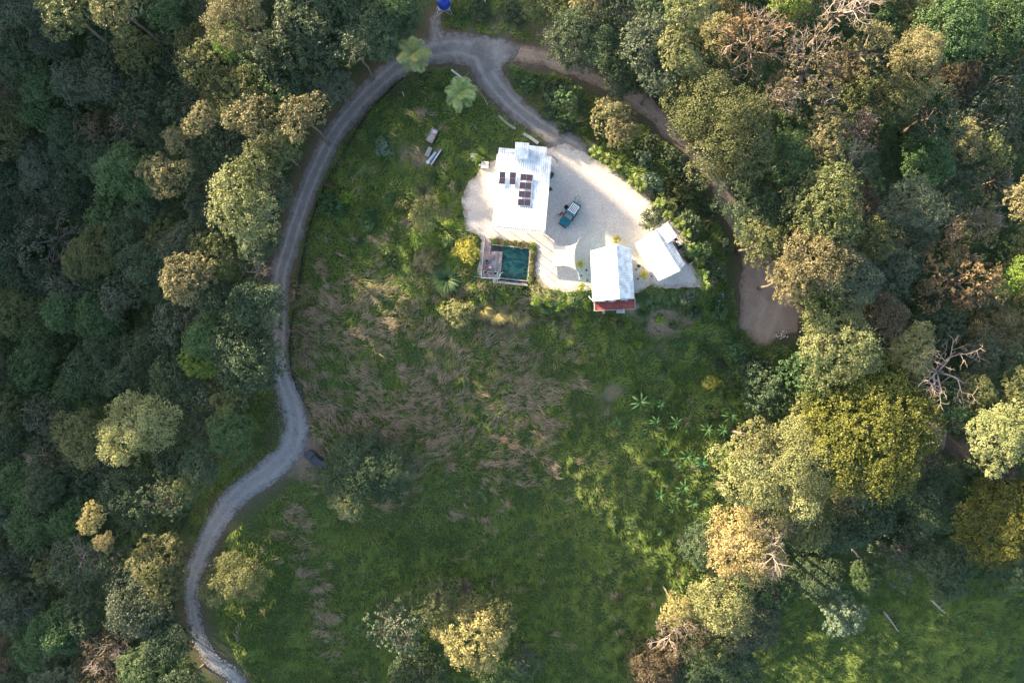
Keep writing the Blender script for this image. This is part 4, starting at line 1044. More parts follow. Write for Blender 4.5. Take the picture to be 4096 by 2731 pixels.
for (a, b, r, lab) in BN:
    h = .9 + r * .03; p = Gv(a, b, h); s = (CAMZ - p.z - h) / FPX; R = r * s
    root = thing('banana_plant', lab, 'banana plant', p, random.uniform(0, 6), 'banana plants on the slope'); stem_obj(root, h, .12, .07, m=LEAF['banana'])
    me = random.choice(BAN); c = link('leaves', me, root, (0, 0, h)); q = R / 2.05; c.scale = (q, q, q)

# ---- grass tussocks
def tussock_mesh(name, seed, n, R):
    r = np.random.default_rng(seed); a = r.uniform(0, 6.283, n); el = r.uniform(.35, 1.35, n); L = R * r.uniform(.7, 1.15, n); off = r.uniform(0, .3 * R, n)
    d = np.stack([np.cos(a) * np.cos(el), np.sin(a) * np.cos(el), np.sin(el)], 1); s = np.stack([-np.sin(a), np.cos(a), 0 * a], 1) * .045
    P = np.stack([np.cos(a) * off, np.sin(a) * off, 0 * a], 1); mid = P + d * (L * .5)[:, None]; d2 = d + np.array([0, 0, -1.0]) * .9; d2 /= np.linalg.norm(d2, axis=1, keepdims=True); tip = mid + d2 * (L * .55)[:, None]
    V = np.stack([P - s, P + s, mid + s, mid - s, tip - s * .3, tip + s * .3], 1).reshape(-1, 3); b = (np.arange(n) * 6)[:, None]
    F = np.concatenate([b + np.array([0, 1, 2, 3]), b + np.array([3, 2, 5, 4])]); return npmesh(name, V, F, [LEAF['green']], {'tint': np.repeat(r.uniform(0, 1, n), 6)})
TUS = [tussock_mesh('tussock', 91 + i, 420, 1.7) for i in range(3)]
def tussock(px, py, rpx, leaf, label):
    x, y, g = G(px, py); s = (CAMZ - float(g)) / FPX; o = link('grass_tussock', with_mat(random.choice(TUS), LEAF[leaf])); o.location = (float(x), float(y), float(g) - .1); q = rpx * s / 1.45; o.scale = (q, q, q * .8); o.rotation_euler[2] = random.uniform(0, 6)
    tag(o, label, 'grass tussock', 'grass tussocks around the yard')
for a, b, r_, lf, lab in [(1790,1115,52,'green','largest green grass tussock below the golden shrub'),(1815,1065,26,'lime','lime grass tussock touching the golden shrub'),(1878,1255,34,'tan','pale dry tussock below the left end of the pool'),(1930,1235,40,'goldtan','golden dry tussock below the pool landing'),(1990,1250,38,'goldtan','golden dry tussock below the pool trough'),
  (2045,1240,40,'tan','large pale dry tussock below the right pool corner'),(2085,1265,32,'goldtan','golden dry tussock right of the large pale one'),(1960,1290,30,'tan','pale dry tussock lowest below the pool'),(1850,1200,30,'goldtan','golden tussock left of the pool slope'),(2010,1300,26,'tan','small pale tussock lowest under the pool trough'),
  (1720,1010,30,'tan','pale tussock left of the golden shrub'),(1690,1050,28,'goldtan','golden tussock on the left slope'),(1740,1070,24,'tan','small pale tussock between golden tussock and green one'),(2180,1180,26,'lime','lime tussock at the lower yard edge left part'),(2225,1190,28,'green','green tussock at the lower yard edge'),(2265,1195,26,'lime','lime tussock under the sail side yard edge'),(2300,1190,24,'green','green tussock by the lower left guest house corner'),
  (2190,1225,26,'green','green tussock below the lower yard edge'),(2250,1235,26,'olive','olive tussock below the lower yard edge'),(2580,1190,30,'green','green tussock right of the red deck'),(2620,1185,26,'green','second green tussock right of the red deck'),(2570,1240,28,'green','green tussock at the lower right of the red deck'),(2680,1190,28,'green','green tussock below the cottage yard')]:
    tussock(a, b, r_, lf, lab)

# ---- grass and ground cover (nobody could count it)
def poly_px(L): return [(a * K, b * K) for a, b in L]
OPEN = poly_px([(905,170),(800,260),(735,380),(700,520),(672,640),(662,760),(672,860),(705,960),(735,1040),(700,1085),(600,1170),(520,1230),(490,1330),(500,1430),(560,1540),(620,1640),(1450,1640),(1500,1500),(1600,1440),(1640,1250),(1680,1150),(1740,1010),(1830,950),(1840,820),(1760,770),(1700,740),(1670,640),(1650,520),(1600,440),(1530,330),(1420,250),(1290,180),(1170,150),(1160,180),(1290,330),(1360,350),(1300,360),(1200,300),(1130,250),(1040,150)])
STRIP = poly_px([(625,900),(660,1000),(600,1060),(520,1140),(450,1240),(430,1240),(440,1150),(500,1060),(560,980),(600,880)])
GLADE = poly_px([(1640,1640),(1700,1520),(1790,1420),(1860,1340),(1960,1290),(2080,1310),(2200,1330),(2420,1320),(2420,1640)])
TOPG = poly_px([(1010,-20),(1250,-20),(1250,100),(1180,85),(1100,75),(1010,60)])
FOOT = [[(1955,560),(2225,575),(2200,945),(1950,920)], [(2350,985),(2465,960),(2545,980),(2560,1255),(2360,1260)], [(1918,945),(2150,960),(2140,1145),(1920,1125)], [(1700,510),(1765,520),(1740,660),(1690,650)]]
def scatter(n, polys, seed):
    r = np.random.default_rng(seed); X = r.uniform(-108, 108, n); Y = r.uniform(-78, 78, n); Z = H(X, Y); px, py = toPX(X, Y, Z)
    k = np.zeros(n, bool)
    for p in polys: k |= inpoly(px, py, p)
    X, Y, Z, px, py = X[k], Y[k], Z[k], px[k], py[k]
    k = (road_f(X, Y)[0] > .05) & (track_f(X, Y)[0] > .1) & (pad_f(X, Y)[0] > -.1)
    for p in FOOT: k &= ~inpoly(px, py, p)
    k &= r.uniform(0, 1, len(X)) > bare_at(X, Y) * .97
    return X[k], Y[k], Z[k], px[k], py[k], r
def blades(X, Y, Z, ang, L, tilt, wd, col, r, name, m, kind_label, curve=.25):
    n = len(X); P = np.stack([X, Y, Z], 1)
    d = np.stack([np.cos(ang) * np.cos(tilt), np.sin(ang) * np.cos(tilt), np.sin(tilt)], 1); s = np.stack([-np.sin(ang), np.cos(ang), np.zeros(n)], 1) * wd[:, None]
    mid = P + d * (L * .55)[:, None]; d2 = d - np.array([0, 0, curve]); tip = mid + d2 * (L * .45)[:, None]
    V = np.stack([P - s, P + s, mid + s * .8, mid - s * .8, tip], 1).reshape(-1, 3)
    b = (np.arange(n) * 5)[:, None]; F = np.concatenate([b + np.array([0, 1, 2]), b + np.array([0, 2, 3]), b + np.array([3, 2, 4])])
    me = npmesh(name, V, F, [m], {'col': np.repeat(col, 5, 0)}); o = link(name, me); tag(o, kind_label[0], kind_label[1], kind='stuff'); return o
# green grass
X, Y, Z, px, py, r = scatter(1350000, [OPEN, STRIP, GLADE, TOPG], 1)
fx, fy = px / K, py / K
dry_zone = smooth((fy - 560) / 120) * (1 - smooth((fy - 1150 - .0 * fx) / 160)) * smooth((1560 - fx) / 160)
dry_zone = np.maximum(dry_zone, .9 * np.exp(-(((fx - (660 + (fy - 1150) * .28)) / 45) ** 2)) * ((fy > 1120) & (fy < 1560)))
dry_zone = np.maximum(dry_zone, .5 * np.exp(-(((fx - 1000) / 60) ** 2 + ((fy - 330) / 90) ** 2)))
dn = noise(X, Y, 3.2, 41, 3) + .5 * noise(X, Y, 9, 42, 2)
dryness = np.clip(dry_zone * .8 + .5 * dn - .4, 0, 1)
gn = noise(X, Y, 5, 43, 3); gn2 = noise(X, Y, 1.4, 44, 2)
keep = r.uniform(0, 1, len(X)) < np.clip(.85 + .30 * gn2 + .2 * gn - .3 * dryness, .5, 1)
X1, Y1, Z1 = X[keep], Y[keep], Z[keep]; g1 = gn[keep]; g2_ = gn2[keep]; n1 = len(X1)
ang = noise(X1, Y1, 3.0, 45, 2) * 2.6 - .7 + r.normal(0, .5, n1)
t_ = np.clip(.52 + .28 * g1 + .18 * g2_ + r.normal(0, .16, n1), 0, 1)[:, None]
c = np.array([.075, .135, .036]) * (1 - t_) + np.array([.235, .325, .080]) * t_
yel = (r.uniform(0, 1, n1) < .08 + .25 * dryness[keep])[:, None]; c = np.where(yel, np.array([.24, .22, .09]), c)
blades(X1, Y1, Z1 - .05, ang, r.uniform(.45, 1.15, n1) * (1 + .35 * g2_), r.uniform(.35, 1.15, n1), r.uniform(.028, .06, n1), c, r, 'grass', M_GRASS, ('long green meadow grass covering the open slopes', 'grass'))
# dry straw laid over in waves
X, Y, Z, px, py, r = scatter(1900000, [OPEN], 2)
fx, fy = px / K, py / K
dz = smooth((fy - 570) / 110) * (1 - .85 * smooth((fy - 1000) / 220)) * smooth((1480 - fx) / 300) * (1 - smooth((fy - 1180) / 60)) * (1 - .55 * smooth((620 - fy + 0 * fx) / 80))
dz = np.maximum(dz, .72 * np.exp(-(((fx - (665 + (fy - 1150) * .28 + 12 * noise(X, Y, 6, 50, 2))) / 46) ** 2)) * ((fy > 1130) & (fy < 1540)))
dz = np.maximum(dz, .5 * np.exp(-(((fx - 1010) / 55) ** 2 + ((fy - 340) / 100) ** 2)))
dz = np.maximum(dz, .85 * np.exp(-(((fx - 985) / 90) ** 2 + ((fy - 620) / 60) ** 2)))
dz = np.maximum(dz, .95 * np.exp(-(((fx - 1130) / 110) ** 2 + ((fy - 715) / 45) ** 2)))
base = noise(X, Y, 18, 49, 2) * 1.0
flow = -.25 + base + noise(X, Y, 5, 46, 2) * .7
# streaky clumps: noise stretched along the flow
cx = X * np.cos(.25) - Y * np.sin(.25); cy = X * np.sin(.25) + Y * np.cos(.25)
sn = noise(cx * .42, cy, .95, 47, 3) + .35 * noise(X, Y, 7, 48, 2)
keep = r.uniform(0, 1, len(X)) < np.clip(dz * 1.05 + .85 * sn - .62, 0, .9) * .088
WX, WY, wf, ws_ = X[keep], Y[keep], flow[keep], sn[keep]; nw = len(WX); cnt = r.integers(3, 11, nw); idx_ = np.repeat(np.arange(nw), cnt); n2 = len(idx_)
wa = wf + r.normal(0, .35, nw); wl = r.uniform(.7, 1.7, nw); wt_ = r.normal(0, .22, nw); ww = r.uniform(.15, .5, nw)
ofs = r.normal(0, 1, n2) * ww[idx_]; al = r.normal(0, .3, n2)
X2 = WX[idx_] - np.sin(wa[idx_]) * ofs + np.cos(wa[idx_]) * al; Y2 = WY[idx_] + np.cos(wa[idx_]) * ofs + np.sin(wa[idx_]) * al; Z2 = H(X2, Y2)
t_ = np.clip(.5 + wt_[idx_] + .15 * ws_[idx_] + r.normal(0, .16, n2), 0, 1)[:, None]
c = np.array([.200, .142, .095]) * (1 - t_) + np.array([.500, .380, .265]) * t_
blades(X2, Y2, Z2 + r.uniform(.25, .7, n2), wa[idx_] + r.normal(0, .16, n2), wl[idx_] * r.uniform(.6, 1.1, n2), r.uniform(.05, .45, n2), r.uniform(.014, .030, n2), c, r, 'dry_grass', M_GRASS, ('dry pinkish-brown straw laid over in waves across the meadow', 'dry grass'), .3)
print('BLADES', n1, n2)
# low leafy ground cover: forest floor, island, scrub
def groundcover(n, polys, seed, size, name, lab, cols, zmax=.5, thr=-.3):
    X, Y, Z, px, py, r = scatter(n, polys, seed); nn = noise(X, Y, 2.2, seed + 60, 3); k = nn > thr + r.uniform(-.3, .3, len(X)); X, Y, Z, nn = X[k], Y[k], Z[k], nn[k]; m_ = len(X)
    P = np.stack([X, Y, Z + np.clip(.15 + nn * .5, .02, 1) * r.uniform(.3, 1, m_) * zmax * 2], 1)
    V = leaf_quads(P, np.tile([0, 0, 1.], (m_, 1)), size * r.uniform(.6, 1.3, m_), size * .6 * r.uniform(.6, 1.3, m_), r, .5)
    t = np.clip(.5 + .3 * nn + r.normal(0, .2, m_), 0, 1)[:, None]; C = np.array(cols[0]) * (1 - t) + np.array(cols[1]) * t
    me = npmesh(name, V.reshape(-1, 3), np.arange(m_ * 4).reshape(m_, 4), [M_GROUNDC], {'col': np.repeat(C, 4, 0)}); o = link(name, me); tag(o, lab, 'ground cover', kind='stuff')
groundcover(1100000, [poly_px(LF), poly_px(RF), poly_px(LOW)], 3, .40, 'undergrowth', 'dark leafy undergrowth filling the forest between the trees', ((.045, .070, .032), (.100, .150, .060)), 2.6, -.45)
ISLE = poly_px([(1150,150),(1290,180),(1420,250),(1530,330),(1600,420),(1650,520),(1670,640),(1700,740),(1840,800),(1830,960),(1700,1100),(1620,1260),(1470,1360),(1450,1200),(1560,1000),(1500,780),(1400,740),(1560,690),(1640,680),(1600,560),(1500,440),(1380,350),(1330,345),(1230,260),(1160,190)])
SLOPE = poly_px([(905,175),(1040,150),(1190,320),(1130,330),(1120,360),(1060,400),(1050,480),(1085,560),(1090,650),(1240,680),(1380,700),(1480,700),(1620,670),(1640,740),(1480,780),(1280,760),(1060,740),(940,600),(830,560),(720,540),(740,380),(800,260)])
groundcover(560000, [ISLE], 4, .24, 'creeper_leaves', 'dense green creepers and weeds right of the yard and meadow', ((.035, .062, .024), (.10, .16, .055)), .6, -.35)
groundcover(700000, [SLOPE], 5, .22, 'slope_weeds', 'mixed green weeds on the slope around the yard', ((.05, .10, .03), (.16, .25, .055)), .5, .05)
groundcover(260000, [GLADE], 6, .26, 'glade_leaves', 'light green weeds in the lower right glade', ((.06, .11, .035), (.19, .26, .06)), .5, .1)
# ================================================================== BUILDINGS AND THINGS
def V3(a, b, z): return W(a, b, z)
def corr(mb, A, B, C, D, pitch=.34, amp=.024, th=.03, m=None):
    """corrugated sheet: A-B one eave, D-C the other; ribs run A->D"""
    n = max(4, int((B - A).length / pitch)) * 4; up = (B - A).cross(D - A).normalized()
    if up.z < 0: up = -up
    top = []; bot = []
    for i in range(n + 1):
        t = i / n; o = up * (amp * (1 if (i % 4) in (1, 2) else -1)); a = A.lerp(B, t); d = D.lerp(C, t); top += [a + o, d + o]; bot += [a + o - up * th, d + o - up * th]
    N = len(top); vs = top + bot; fs = []
    for i in range(n):
        k = 2 * i; fs.append((k, k + 2, k + 3, k + 1)); fs.append((N + k, N + k + 1, N + k + 3, N + k + 2)); fs.append((k, N + k, N + k + 2, k + 2)); fs.append((k + 1, k + 3, N + k + 3, N + k + 1))
    fs.append((0, 1, N + 1, N)); fs.append((2 * n, N + 2 * n, N + 2 * n + 1, 2 * n + 1)); mb.add(vs, fs, m)
def bar(mb, a, b, wdt, hgt, m=None):
    a = Vector(a); b = Vector(b); d = b - a; L = d.length; d.normalize(); s = d.cross(Vector((0, 0, 1)))
    if s.length < .05: s = Vector((1, 0, 0))
    s.normalize(); u = s.cross(d); M = Matrix((s, d, u)).transposed(); mb.box((a + b) / 2, (wdt, L, hgt), M, m)
def wallquad(mb, a, b, z0, z1, th=.15, m=None):
    a = Vector((a[0], a[1], 0)); b = Vector((b[0], b[1], 0)); c = (a + b) / 2; d = (b - a); L = d.length; ang = math.atan2(d.y, d.x)
    mb.box((c.x, c.y, (z0 + z1) / 2), (L, th, z1 - z0), Matrix.Rotation(ang, 3, 'Z'), m)

# ---- main house
hs = thing('house', 'largest white flat-roofed house with solar panels in the pale yard', 'house', W(2085, 770, 0))
def hp(mb, name, m, parent=None, smooth=False, bevel=0.0):
    """build with the parent's world offset removed"""
    par = parent or hs; off = Vector(par.location) if par.parent is None else Vector(par.parent.location)
    mb.v = [tuple(Vector(v) - off) for v in mb.v]; return mb.build(name, m, par, smooth, bevel)
ZS, ZN = 4.05, 3.2
NWp, NEp, SEp, SWp = V3(1996,591,ZN), V3(2209,609,ZN), V3(2180,928,ZS), V3(1969.5,906,ZS)
def HL(u, v, z):
    """house frame: u 0..1 west-east, v 0..1 south-north"""
    p = SWp.lerp(SEp, u).lerp(NWp.lerp(NEp, u), v); return Vector((p.x, p.y, z))
def rz_(v): return ZS + (ZN - ZS) * v
mb = MB()
def HR(u, v): return HL(u, v, rz_(v))
corr(mb, HR(0, 0), HR(1, 0), HR(1, .94), HR(0, .945))
roof = hp(mb, 'roof', M_ROOF, hs)
mb = MB(); corr(mb, HR(0, .948) + Vector((0,0,.05)), HR(.53, .945) + Vector((0,0,.05)), HR(.53, 1.0) + Vector((0,0,.05)), HR(0, 1.0) + Vector((0,0,.05))); corr(mb, HR(.5, .94) + Vector((0,0,-.08)), HR(.9, .935) + Vector((0,0,-.08)), V3(2188,589,3.0), V3(2100,580,3.0)); hp(mb, 'roof_extension', M_ROOF, hs)
mb = MB(); corr(mb, V3(1983,669,3.0), V3(1998,670,3.0), V3(2000,617,3.0), V3(1987.5,616,3.0)); hp(mb, 'side_awning', M_ROOF, hs)
mb = MB()
w0, w1, v0 = .04, .96, .42
for (a, b) in (((w0, v0), (w1, v0)), ((w1, v0), (w1, .93)), ((w1, .93), (w0, .93)), ((w0, .93), (w0, v0))):
    A_ = HL(*a, 0); B_ = HL(*b, 0); wallquad(mb, A_, B_, -.05, min(rz_(a[1]), rz_(b[1])) - .12, .16)
hp(mb, 'wall', M_WALL, hs)
ang_h = math.atan2((SEp - SWp).y, (SEp - SWp).x)
for (u, wd_, nm) in ((.25, 1.4, 'window'), (.75, 1.4, 'window'), (.5, .95, 'door')):
    mb = MB(); c = HL(u, v0 - .012, 0); zc, hh = (1.5, 1.1) if nm == 'window' else (1.08, 2.1)
    mb.box((c.x, c.y, zc), (wd_, .08, hh), Matrix.Rotation(ang_h, 3, 'Z')); d = hp(mb, nm, M_WHITE, hs)
    mb = MB(); mb.box((c.x, c.y, zc), (wd_ - .2, .1, hh - .2), Matrix.Rotation(ang_h, 3, 'Z')); mb.v = [tuple(Vector(v) - Vector(hs.location)) for v in mb.v]; mb.build('pane', M_GLASS, d)
for u in (.015, .34, .67, .985):
    mb = MB(); c = HL(u, .012, 0); mb.tube([(c.x, c.y, -.05), (c.x, c.y, ZS - .08)], .065, 10); hp(mb, 'column', M_WHITE, hs, True)
for v in ():
    for u in (.015, .985):
        mb = MB(); c = HL(u, v, 0); mb.tube([(c.x, c.y, -.05), (c.x, c.y, rz_(v) - .08)], .09, 10); hp(mb, 'column', M_WHITE, hs, True)
mb = MB(); bar(mb, HR(0, -.004) + Vector((0,0,-.06)), HR(1, -.004) + Vector((0,0,-.06)), .12, .10); hp(mb, 'gutter', M_STEEL, hs)
mb = MB(); g0 = HR(0, .008) + Vector((0,0,.05)); g1 = HR(1, .008) + Vector((0,0,.05)); bar(mb, g0, g1, .06, .015); hp(mb, 'roof_shadow_strip', M_DARK, hs)  # thin dark bar drawn as a shadow line along the south roof edge
mb = MB(); mb.prism([HL(.02,.06,.10), HL(.98,.06,.10), HL(.98,.96,.10), HL(.02,.96,.10)], .2); hp(mb, 'floor_slab', M_CONCP, hs)
# raised tank tower with its little gable roof
mb = MB(); t0, t1, t2, t3 = [V3(*q, 3.0) for q in ((2063,588),(2112,590),(2110,634),(2064,632))]
mb.prism([p + Vector((0, 0, 1.0)) for p in (t0, t1, t2, t3)], 1.35); hp(mb, 'tower', M_WALL, hs)
mb = MB(); rA, rB = V3(2060.5,589,4.6), V3(2116,591,4.6); corr(mb, V3(2061,568.5,4.15), V3(2117,571.5,4.15), rB, rA, .3); corr(mb, rA, rB, V3(2111.5,637,4.1), V3(2062,633,4.1), .3); hp(mb, 'tower_roof', M_ROOF, hs)
mb = MB(); mb.prism([V3(2062,634,3.62), V3(2101,636,3.62), V3(2101,641,3.62), V3(2062,639,3.62)], .12); hp(mb, 'flashing', M_WHITE, hs)
mb = MB(); pts = [(2173,606),(2168,622),(2158,640),(2145,655),(2136,668),(2131,680),(2128,692)]
mb.tube([V3(a, b, 3.45) for a, b in pts], .025, 5); mb.tube([V3(a, b, 3.45) for a, b in ((2115,620),(2130,624),(2145,621),(2160,618))], .02, 5)
for a, b, c_, d_ in ((2083,664,2081,695),(2136,668,2133,697)): mb.tube([V3(a, b, 3.5), V3(c_, d_, 3.52)], .03, 5)
hp(mb, 'roof_cable', M_STEEL, hs)
# solar panels (photo px corners at roof height)
PNL = [((1998.5,685),(2024,686.5),(2020,739),(1994,737),'upright solar panel nearest the west eave',0), ((2040,687),(2065,688.5),(2061.5,741),(2036.5,739),'upright solar panel right of the westmost one',0),
       ((2081,694),(2134,699),(2131,726),(2079,721.5),'topmost solar panel of the stack of four',1), ((2078,727),(2129,731),(2126,760),(2075,756.5),'second solar panel from the top of the stack',1),
       ((2074.5,762),(2127,765),(2124.5,793),(2072,789),'third solar panel from the top of the stack',1), ((2071,794),(2125,797),(2123,825.5),(2069,822),'lowest solar panel of the stack of four',1)]
M_CELL = mat('solar cells', (.045,.030,.050), .22, .1, .6, nscale=3, namt=.3)
for (a, b, c, d, lab, wide) in PNL:
    z = 3.95; A_, B_, C_, D_ = [V3(*q, z) for q in (a, b, c, d)]; ctr = (A_ + B_ + C_ + D_) / 4
    for q, qz in ((A_, -.04), (B_, -.04), (C_, .06), (D_, .06)): q.z += qz
    t = thing('solar_panel', lab, 'solar panel', ctr, 0, 'solar panels on the house roof')
    mb = MB(); mb.prism([p - ctr for p in (A_, B_, C_, D_)], .05); mb.build('frame', M_STEEL, t)
    mb = MB(); ln = []
    # cells with fine white lines between the rows
    nu, nv = (2, 6) if wide else (6, 2)
    def bil(u, v): return A_.lerp(B_, u).lerp(D_.lerp(C_, u), v)
    for i in range(nu):
        for j in range(nv):
            u0 = .03 + .94 * i / nu + .006; u1 = .03 + .94 * (i + 1) / nu - .006; v0_ = .03 + .94 * j / nv + .006; v1_ = .03 + .94 * (j + 1) / nv - .006
            mb.prism([bil(u0, v0_) - ctr + Vector((0,0,.008)), bil(u1, v0_) - ctr + Vector((0,0,.008)), bil(u1, v1_) - ctr + Vector((0,0,.008)), bil(u0, v1_) - ctr + Vector((0,0,.008))], .006)
    mb.build('cells', M_CELL, t)
    mb = MB()
    for q in (A_, B_, C_, D_):
        p = q.lerp(ctr, .15) - ctr; mb.tube([(p.x, p.y, p.z - .04), (p.x, p.y, p.z - .5)], .02, 5)
    mb.build('mounting_legs', M_STEEL, t)

# ---- gabled guest house
gh = thing('guest_house', 'white gabled house with a red front deck beside the shade sail', 'house', W(2450, 1090, 0))
ze, zr = 2.9, 4.7
rN, rS = V3(2464,977,zr), V3(2478,1195.5,zr)
wN, wS, eN, eS = V3(2361,1004,ze), V3(2370,1206,ze), V3(2525,994.5,ze), V3(2538,1195,ze)
mb = MB(); corr(mb, wN, wS, rS, rN, .36); corr(mb, eN, eS, rS, rN, .36); hp(mb, 'roof', M_ROOF, gh)
mb = MB(); mb.tube([rN + Vector((0,0,.03)), rS + Vector((0,0,.03))], .09, 8); hp(mb, 'ridge_cap', M_WHITE, gh)
def GL(u, v, z):
    p = wS.lerp(eS, u).lerp(wN.lerp(eN, u), v); return Vector((p.x, p.y, z))
mb = MB()
for (a, b) in (((.06, .02), (.94, .02)), ((.94, .02), (.94, .93)), ((.94, .93), (.06, .93)), ((.06, .93), (.06, .02))):
    wallquad(mb, GL(*a, 0), GL(*b, 0), -1.0, ze - .1, .14)
for v in (.02, .93):
    a, b = GL(.06, v, ze - .1), GL(.94, v, ze - .1); c = GL(.62, v, zr - .25); mb.prism([a, b, b + Vector((0,.12,0)), a + Vector((0,.12,0))], .05)
    dv = Vector((0, .07, 0)); mb.add([a - dv, b - dv, c - dv, a + dv, b + dv, c + dv], [(0, 1, 2), (5, 4, 3), (0, 3, 4, 1), (1, 4, 5, 2), (2, 5, 3, 0)])
hp(mb, 'wall', M_TEALW, gh)
mb = MB(); c = GL(.5, -.002, 0); mb.box((c.x, c.y, 1.15), (.95, .12, 2.0)); hp(mb, 'door', M_WHITE, gh)
for u in (.25, .78):
    mb = MB(); c = GL(u, -.002, 0); mb.box((c.x, c.y, 1.5), (1.0, .12, 1.0)); d = hp(mb, 'window', M_WHITE, gh)
    mb = MB(); mb.box((c.x, c.y, 1.5), (.84, .15, .84)); mb.v = [tuple(Vector(v) - Vector(gh.location)) for v in mb.v]; mb.build('pane', M_GLASS, d)
zd = .22; D0, D1, D2, D3 = V3(2376,1200,zd), V3(2538,1193,zd), V3(2538.5,1236,zd), V3(2377.5,1243.5,zd)
mb = MB(); mb.prism([D0, D1, D2, D3], .08); hp(mb, 'deck', M_DECKR, gh)
mb = MB()
for a, b in ((D0, D3), (D3, D2), (D2, D1)):
    bar(mb, a + Vector((0,0,.0)), b + Vector((0,0,.0)), .10, .22); n = 6
    bar(mb, a + Vector((0,0,.95)), b + Vector((0,0,.95)), .06, .05)
    for i in range(n + 1):
        p = a.lerp(b, i / n); mb.tube([p, p + Vector((0,0,.95))], .02, 5)
hp(mb, 'railing', M_CONC, gh)
for p in (D3, D2, D3.lerp(D2, .5)):
    mb = MB(); zg = float(H(p.x, p.y)) - .2; mb.box((p.x, p.y + .1, (zd + zg) / 2), (.16, .16, zd - zg)); hp(mb, 'post', M_WOOD, gh)
for (a, b, s_) in ((2431,1202,9), (2503,1200,11)):
    t = thing('square_table', 'teal square table under the %s half of the red deck roof edge' % ('west' if a < 2450 else 'east'), 'table', V3(a, b - 4, zd + .01), math.radians(43), 'teal tables on the red deck')
    sz = s_ * .0405 * 1.35; mb = MB(); mb.box((0, 0, .72), (sz, sz, .04)); mb.build('tabletop', M_TEALW, t)
    mb = MB()
    for sx in (-1, 1): mb.box((sx * sz / 2, 0, .735), (.06, sz + .12, .05)); mb.box((0, sx * sz / 2, .735), (sz, .06, .046))
    mb.build('trim', M_TEALT, t)
    for sx in (-1, 1):
        for sy in (-1, 1):
            mb = MB(); mb.box((sx * sz * .42, sy * sz * .42, .35), (.05, .05, .7)); mb.build('leg', M_TEALT, t)
mb = MB(); mb.tube([V3(2356,1185,1.6), V3(2363,1196,2.0), V3(2372,1201,2.6)], .05, 6); hp(mb, 'downpipe', M_WHITE, gh)
mb = MB(); p = V3(2493,1240,-.2); mb.tube([p + Vector((0,.2,.6)), p, p + Vector((.2,-.1,-.3)), p + Vector((.15,-.4,-.8))], .035, 6); hp(mb, 'drain_pipe', M_WHITE, gh)
p = Gv(2480, 1246); mb = MB(); mb.box((0, 0, .4), (1.2, .5, .8)); mb.box((0,0,.82),(1.3,.6,.04)); o = mb.build('storage_box', M_CONCP); o.location = p; tag(o, 'grey-white storage box on the slope below the red deck', 'box')
p = Gv(2413, 1250); mb = MB(); mb.lathe([(.16,0),(.2,.1),(.24,.32),(.22,.34),(.19,.32),(.16,.1)], sides=14); o = mb.build('clay_pot', M_BEIGE, smooth=True); o.location = p; tag(o, 'pale clay pot below the left part of the red deck', 'pot')

# ---- rotated cottage
ct = thing('cottage', 'small white cottage set at an angle at the right end of the yard', 'house', W(2640, 1020, 0))
ze, zr = 2.7, 3.7
cNW, cSW = V3(2542,974,ze), V3(2634.5,1124.5,ze); rN, rS = V3(2619,921.5,zr), V3(2720,1083.5,zr); cNE, cSE = V3(2651,905,ze-.1), V3(2741,1057,ze-.1)
mb = MB(); corr(mb, cNW, cSW, rS, rN, .36); corr(mb, cNE, cSE, rS, rN, .36); hp(mb, 'roof', M_ROOF, ct)
mb = MB(); mb.tube([rN + Vector((0,0,.02)), rS + Vector((0,0,.02))], .08, 8); hp(mb, 'ridge_cap', M_WHITE, ct)
zx = 3.45
mb = MB(); corr(mb, V3(2631,919,zx), V3(2671,974,zx), V3(2710,947,zx - .12), V3(2670.5,888,zx - .12), .3); hp(mb, 'side_roof', M_ROOF, ct)
mb = MB()
def CLp(u, v):   # u across west->east eave, v south->north
    a = cSW.lerp(cSE, u); b = cNW.lerp(cNE, u); p = a.lerp(b, v); return (p.x, p.y)
for a, b in (((.05,.04),(.95,.04)), ((.95,.04),(.95,.96)), ((.95,.96),(.05,.96)), ((.05,.96),(.05,.04))): wallquad(mb, CLp(*a), CLp(*b), -.05, 2.52, .14)
hp(mb, 'wall', M_WALL, ct)
mb = MB(); a, b = Vector(CLp(.965,.30)), Vector(CLp(.965,.42)); wallquad(mb, a, b, .05, 2.05, .08); hp(mb, 'door', M_WOOD, ct)
mb = MB(); a, b = Vector(CLp(.965,.55)), Vector(CLp(.965,.7)); wallquad(mb, a, b, .9, 1.9, .08); hp(mb, 'window', M_GLASS, ct)
for q in ((2710,947),(2671,888)):
    mb = MB(); p = V3(q[0], q[1], 0); p = p * .985; mb.tube([(p.x, p.y, -.05), (p.x, p.y, zx - .2)], .06, 8); hp(mb, 'post', M_WOOD, ct)
mb = MB(); bar(mb, V3(2692,972,.35), V3(2735,1044,.35), .35, .3); bar(mb, V3(2695,966,.7), V3(2737,1040,.7), .05, .08); hp(mb, 'porch_bench', M_WOOD, ct)
